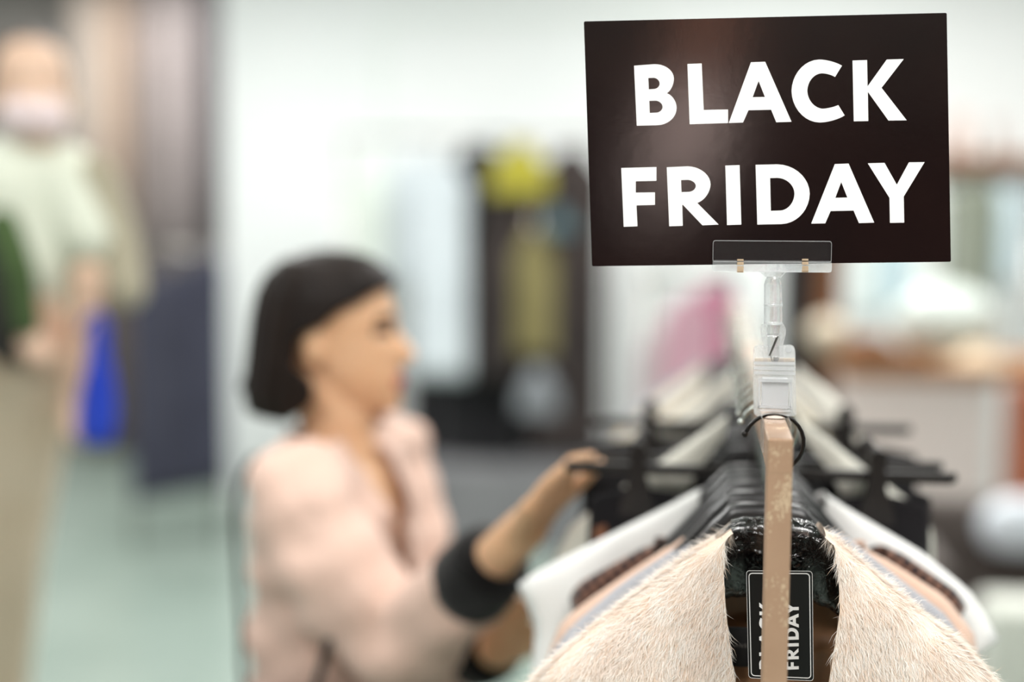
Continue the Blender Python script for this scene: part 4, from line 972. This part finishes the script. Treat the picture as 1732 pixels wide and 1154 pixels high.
def vase(name, label, cat, a, ztop_px, Y, R, mm, z0=None, prof=None, group=None):
    z0 = zc if z0 is None else z0; c = P(a, 500, Y); H = P(a, ztop_px, Y).z-z0; bm = bmesh.new()
    prof = prof or [(0.5, 0), (0.85, .15), (1, .45), (.9, .75), (.55, .95), (.5, 1)]
    rings = [[bm.verts.new((c.x+R*r*math.cos(2*math.pi*k/24), Y+R*r*math.sin(2*math.pi*k/24), z0+0.0008+H*z)) for k in range(24)] for r, z in prof]
    for i in range(len(rings)-1):
        for k in range(24): bm.faces.new((rings[i][k], rings[i][(k+1) % 24], rings[i+1][(k+1) % 24], rings[i+1][k]))
    bm.faces.new(rings[0][::-1]); bm.faces.new(rings[-1]); return tag(obj(name, bm, mm, None, True), label, cat, group)
ROUND = [(0.45, 0), (0.8, .12), (1, .45), (.92, .72), (.6, .93), (.15, 1)]
m_bask = mat('brown_wicker', L(128, 84, 50), 0.8, col2=L(100, 62, 36), scale=60, kind='wave', bump=0.6)
vase('globe_lamp', 'round cream globe lamp on the counter beside the brown wooden screen', 'lamp', 1402, 535, YK+0.25, .085, cloth('cream_paper', L(190, 178, 156), L(198, 186, 166), 8), z0=zc, prof=[(0.3, 0), (0.25, .05), (0.7, .2), (1, .55), (.85, .8), (.4, .97), (.1, 1)])
lump('blanket_pile', 'big mound of pale folded blankets on the counter', 'blanket', 1600, 545, YK+0.35, .20, .16, .145, m_mound)
vase('basket', 'brown wicker basket at the left end of the counter', 'basket', 1470, 568, YK+0.12, .10, m_bask)
vase('basket', 'brown wicker basket near the middle of the counter', 'basket', 1535, 590, YK+0.10, .085, m_bask)
hat('pale hat lying flat on the counter near its right end', 1655, 600, YK+0.15, .12, .05, cloth('straw', L(206, 184, 156), L(216, 196, 170), 20), None)
# wall shelf high at right, with goods
YH = 6.6; zs_ = P(1680, 284, YH).z; xsa, xsb = P(1590, 300, YH).x, P(1800, 300, YH).x
tag(obj('wall_shelf', box(xsa, xsb, YH-0.05, YW, zs_-0.0, zs_+0.06, bev=0.005), m_wood), 'brown wooden wall shelf high up right of the sign', 'shelf')
for i, (a, c, w_, h, lb) in enumerate(((1632, (206, 188, 180), 30, 190, 'pale pink box at the left end of the high wall shelf'), (1668, (226, 232, 230), 26, 215, 'white box on the high wall shelf'), (1700, (190, 182, 178), 26, 200, 'grey-pink box near the right end of the high wall shelf'))):
    x0 = P(a-w_/2, 300, YH).x; x1 = P(a+w_/2, 300, YH).x
    tag(obj('storage_box', box(x0, x1, YH+0.1, YH+0.35, zs_+0.0608, P(a, h, YH+0.1).z, bev=0.01), mat('card', L(*c), 0.7, col2=L(*[q-8 for q in c]), scale=4)), lb, 'box', 'boxes on the high wall shelf')
fr = far_rack('clothes_rack', 'wall clothes rail under the high shelf at the right edge', P(1440, 300, YH).x, P(1760, 300, YH).x, YH, P(1680, 300, YH).z)
for i, (a, c, y1, lb) in enumerate(((1470, (196, 208, 206), 540, 'pale grey shirt at the left of the right-hand wall rail'), (1520, (176, 200, 208), 530, 'light blue shirt on the right-hand wall rail'), (1572, (208, 214, 210), 520, 'off-white shirt on the right-hand wall rail'),
                                    (1628, (140, 146, 134), 500, 'sage green shirt on the right-hand wall rail'), (1662, (112, 118, 104), 500, 'olive shirt on the right-hand wall rail'), (1710, (190, 208, 214), 480, 'pale blue shirt at the right end of the right-hand wall rail'))):
    z = P(a, 306, YH).z; plane_garment('hanging_shirt', lb, 'shirt', cloth('shirt_cloth', L(*c), L(*[min(255, q+10) for q in c]), 4), P(a, 300, YH).x, YH+0.06*(i % 2), z, .07, .06, z-P(a, y1, YH).z, 'shirts on the right-hand wall rail', t=0.05)
# chair with a white cushion, orange bag at the right edge
YX = 4.3; cx = P(1722, 900, YX).x
chair = thing('armchair', 'dark grey tub chair at the lower right edge', 'chair', (cx, YX+0.2, 0)); bm = bmesh.new()
m_dk = cloth('dark_taupe_fabric', L(88, 80, 76), L(98, 90, 86), 8)
zx = P(1720, 905, YX).z
keep(obj('seat', box(cx-0.22, cx+0.34, YX, YX+0.5, 0.12, zx-0.30, bev=0.03, seg=3), m_dk, None, True), chair)
keep(obj('backrest', box(cx-0.24, cx+0.36, YX+0.42, YX+0.52, 0.12, zx+0.02, bev=0.03, seg=3), m_dk, None, True), chair)
for s in (-0.27, 0.30): keep(obj('armrest', box(cx+s, cx+s+0.08, YX-0.02, YX+0.5, 0.1, zx-0.10, bev=0.03, seg=3), m_dk, None, True), chair)
for sx in (-0.2, 0.3):
    for sy in (0.04, 0.44): bm = bmesh.new(); add_tube(bm, [(cx+sx, YX+sy, 0), (cx+sx, YX+sy, 0.12)], .016, 10); keep(obj('leg', bm, m_hang, None, True), chair)
lump('cushion', 'white cushion in the dark chair at the lower right edge', 'cushion', 1722, 892, YX+0.30, .12, .07, .10, cloth('white_cushion', L(218, 224, 232), L(224, 230, 236), 6))
tag(obj('orange_banner', box(P(1702, 700, 5.9).x, P(1790, 700, 5.9).x, 5.9, 5.95, 0.02, P(1720, 650, 5.9).z, bev=0.01), cloth('orange_red', L(196, 116, 88), L(204, 128, 98), 4)), 'orange-red display panel at the right edge beyond the counter', 'panel')
o = tag(obj('pouf', box(P(1662, 1040, 4.1).x, P(1800, 1040, 4.1).x, 4.0, 4.2, 0, P(1700, 1030, 4.0).z, bev=0.03, seg=3), cloth('pale_pouf', L(216, 218, 208), L(222, 224, 214), 5), None, True), 'pale block-shaped pouf at the lower right corner', 'pouf')
# unseen drapes added behind the camera to shape the reflection in the glossy card
for i, (xs2, c) in enumerate(((((0.44, 0.60), (0.50, 0.78), (0.62, 0.80)), (226, 208, 204)), (((0.60, 0.80), (0.64, 0.86), (0.70, 0.90)), (150, 104, 84)))):
    vs = []; fs = []; n = 24; zz = ((2.1, 2.35, 2.62), (2.5, 2.75, 3.29))[i]
    for j in range(3):
        for k in range(n): vs.append((xs2[j][0]+(xs2[j][1]-xs2[j][0])*k/(n-1), -2.0-0.12*i+0.02*math.sin(k*1.3), zz[j]))
    for j in range(2):
        for k in range(n-1): a = j*n+k; fs.append((a, a+1, n+a+1, n+a))
    o = link('reflection_drape', mesh(vs, fs), cloth('reflection_drape_cloth', L(*c), L(*c), 3)); s = o.modifiers.new('s', 'SOLIDIFY'); s.thickness = 0.006
    tag(o, ('pale mauve cloth added unseen opposite the sign to shape its reflection', 'brown cloth added unseen opposite the sign to shape its reflection')[i], 'reflection_drape')
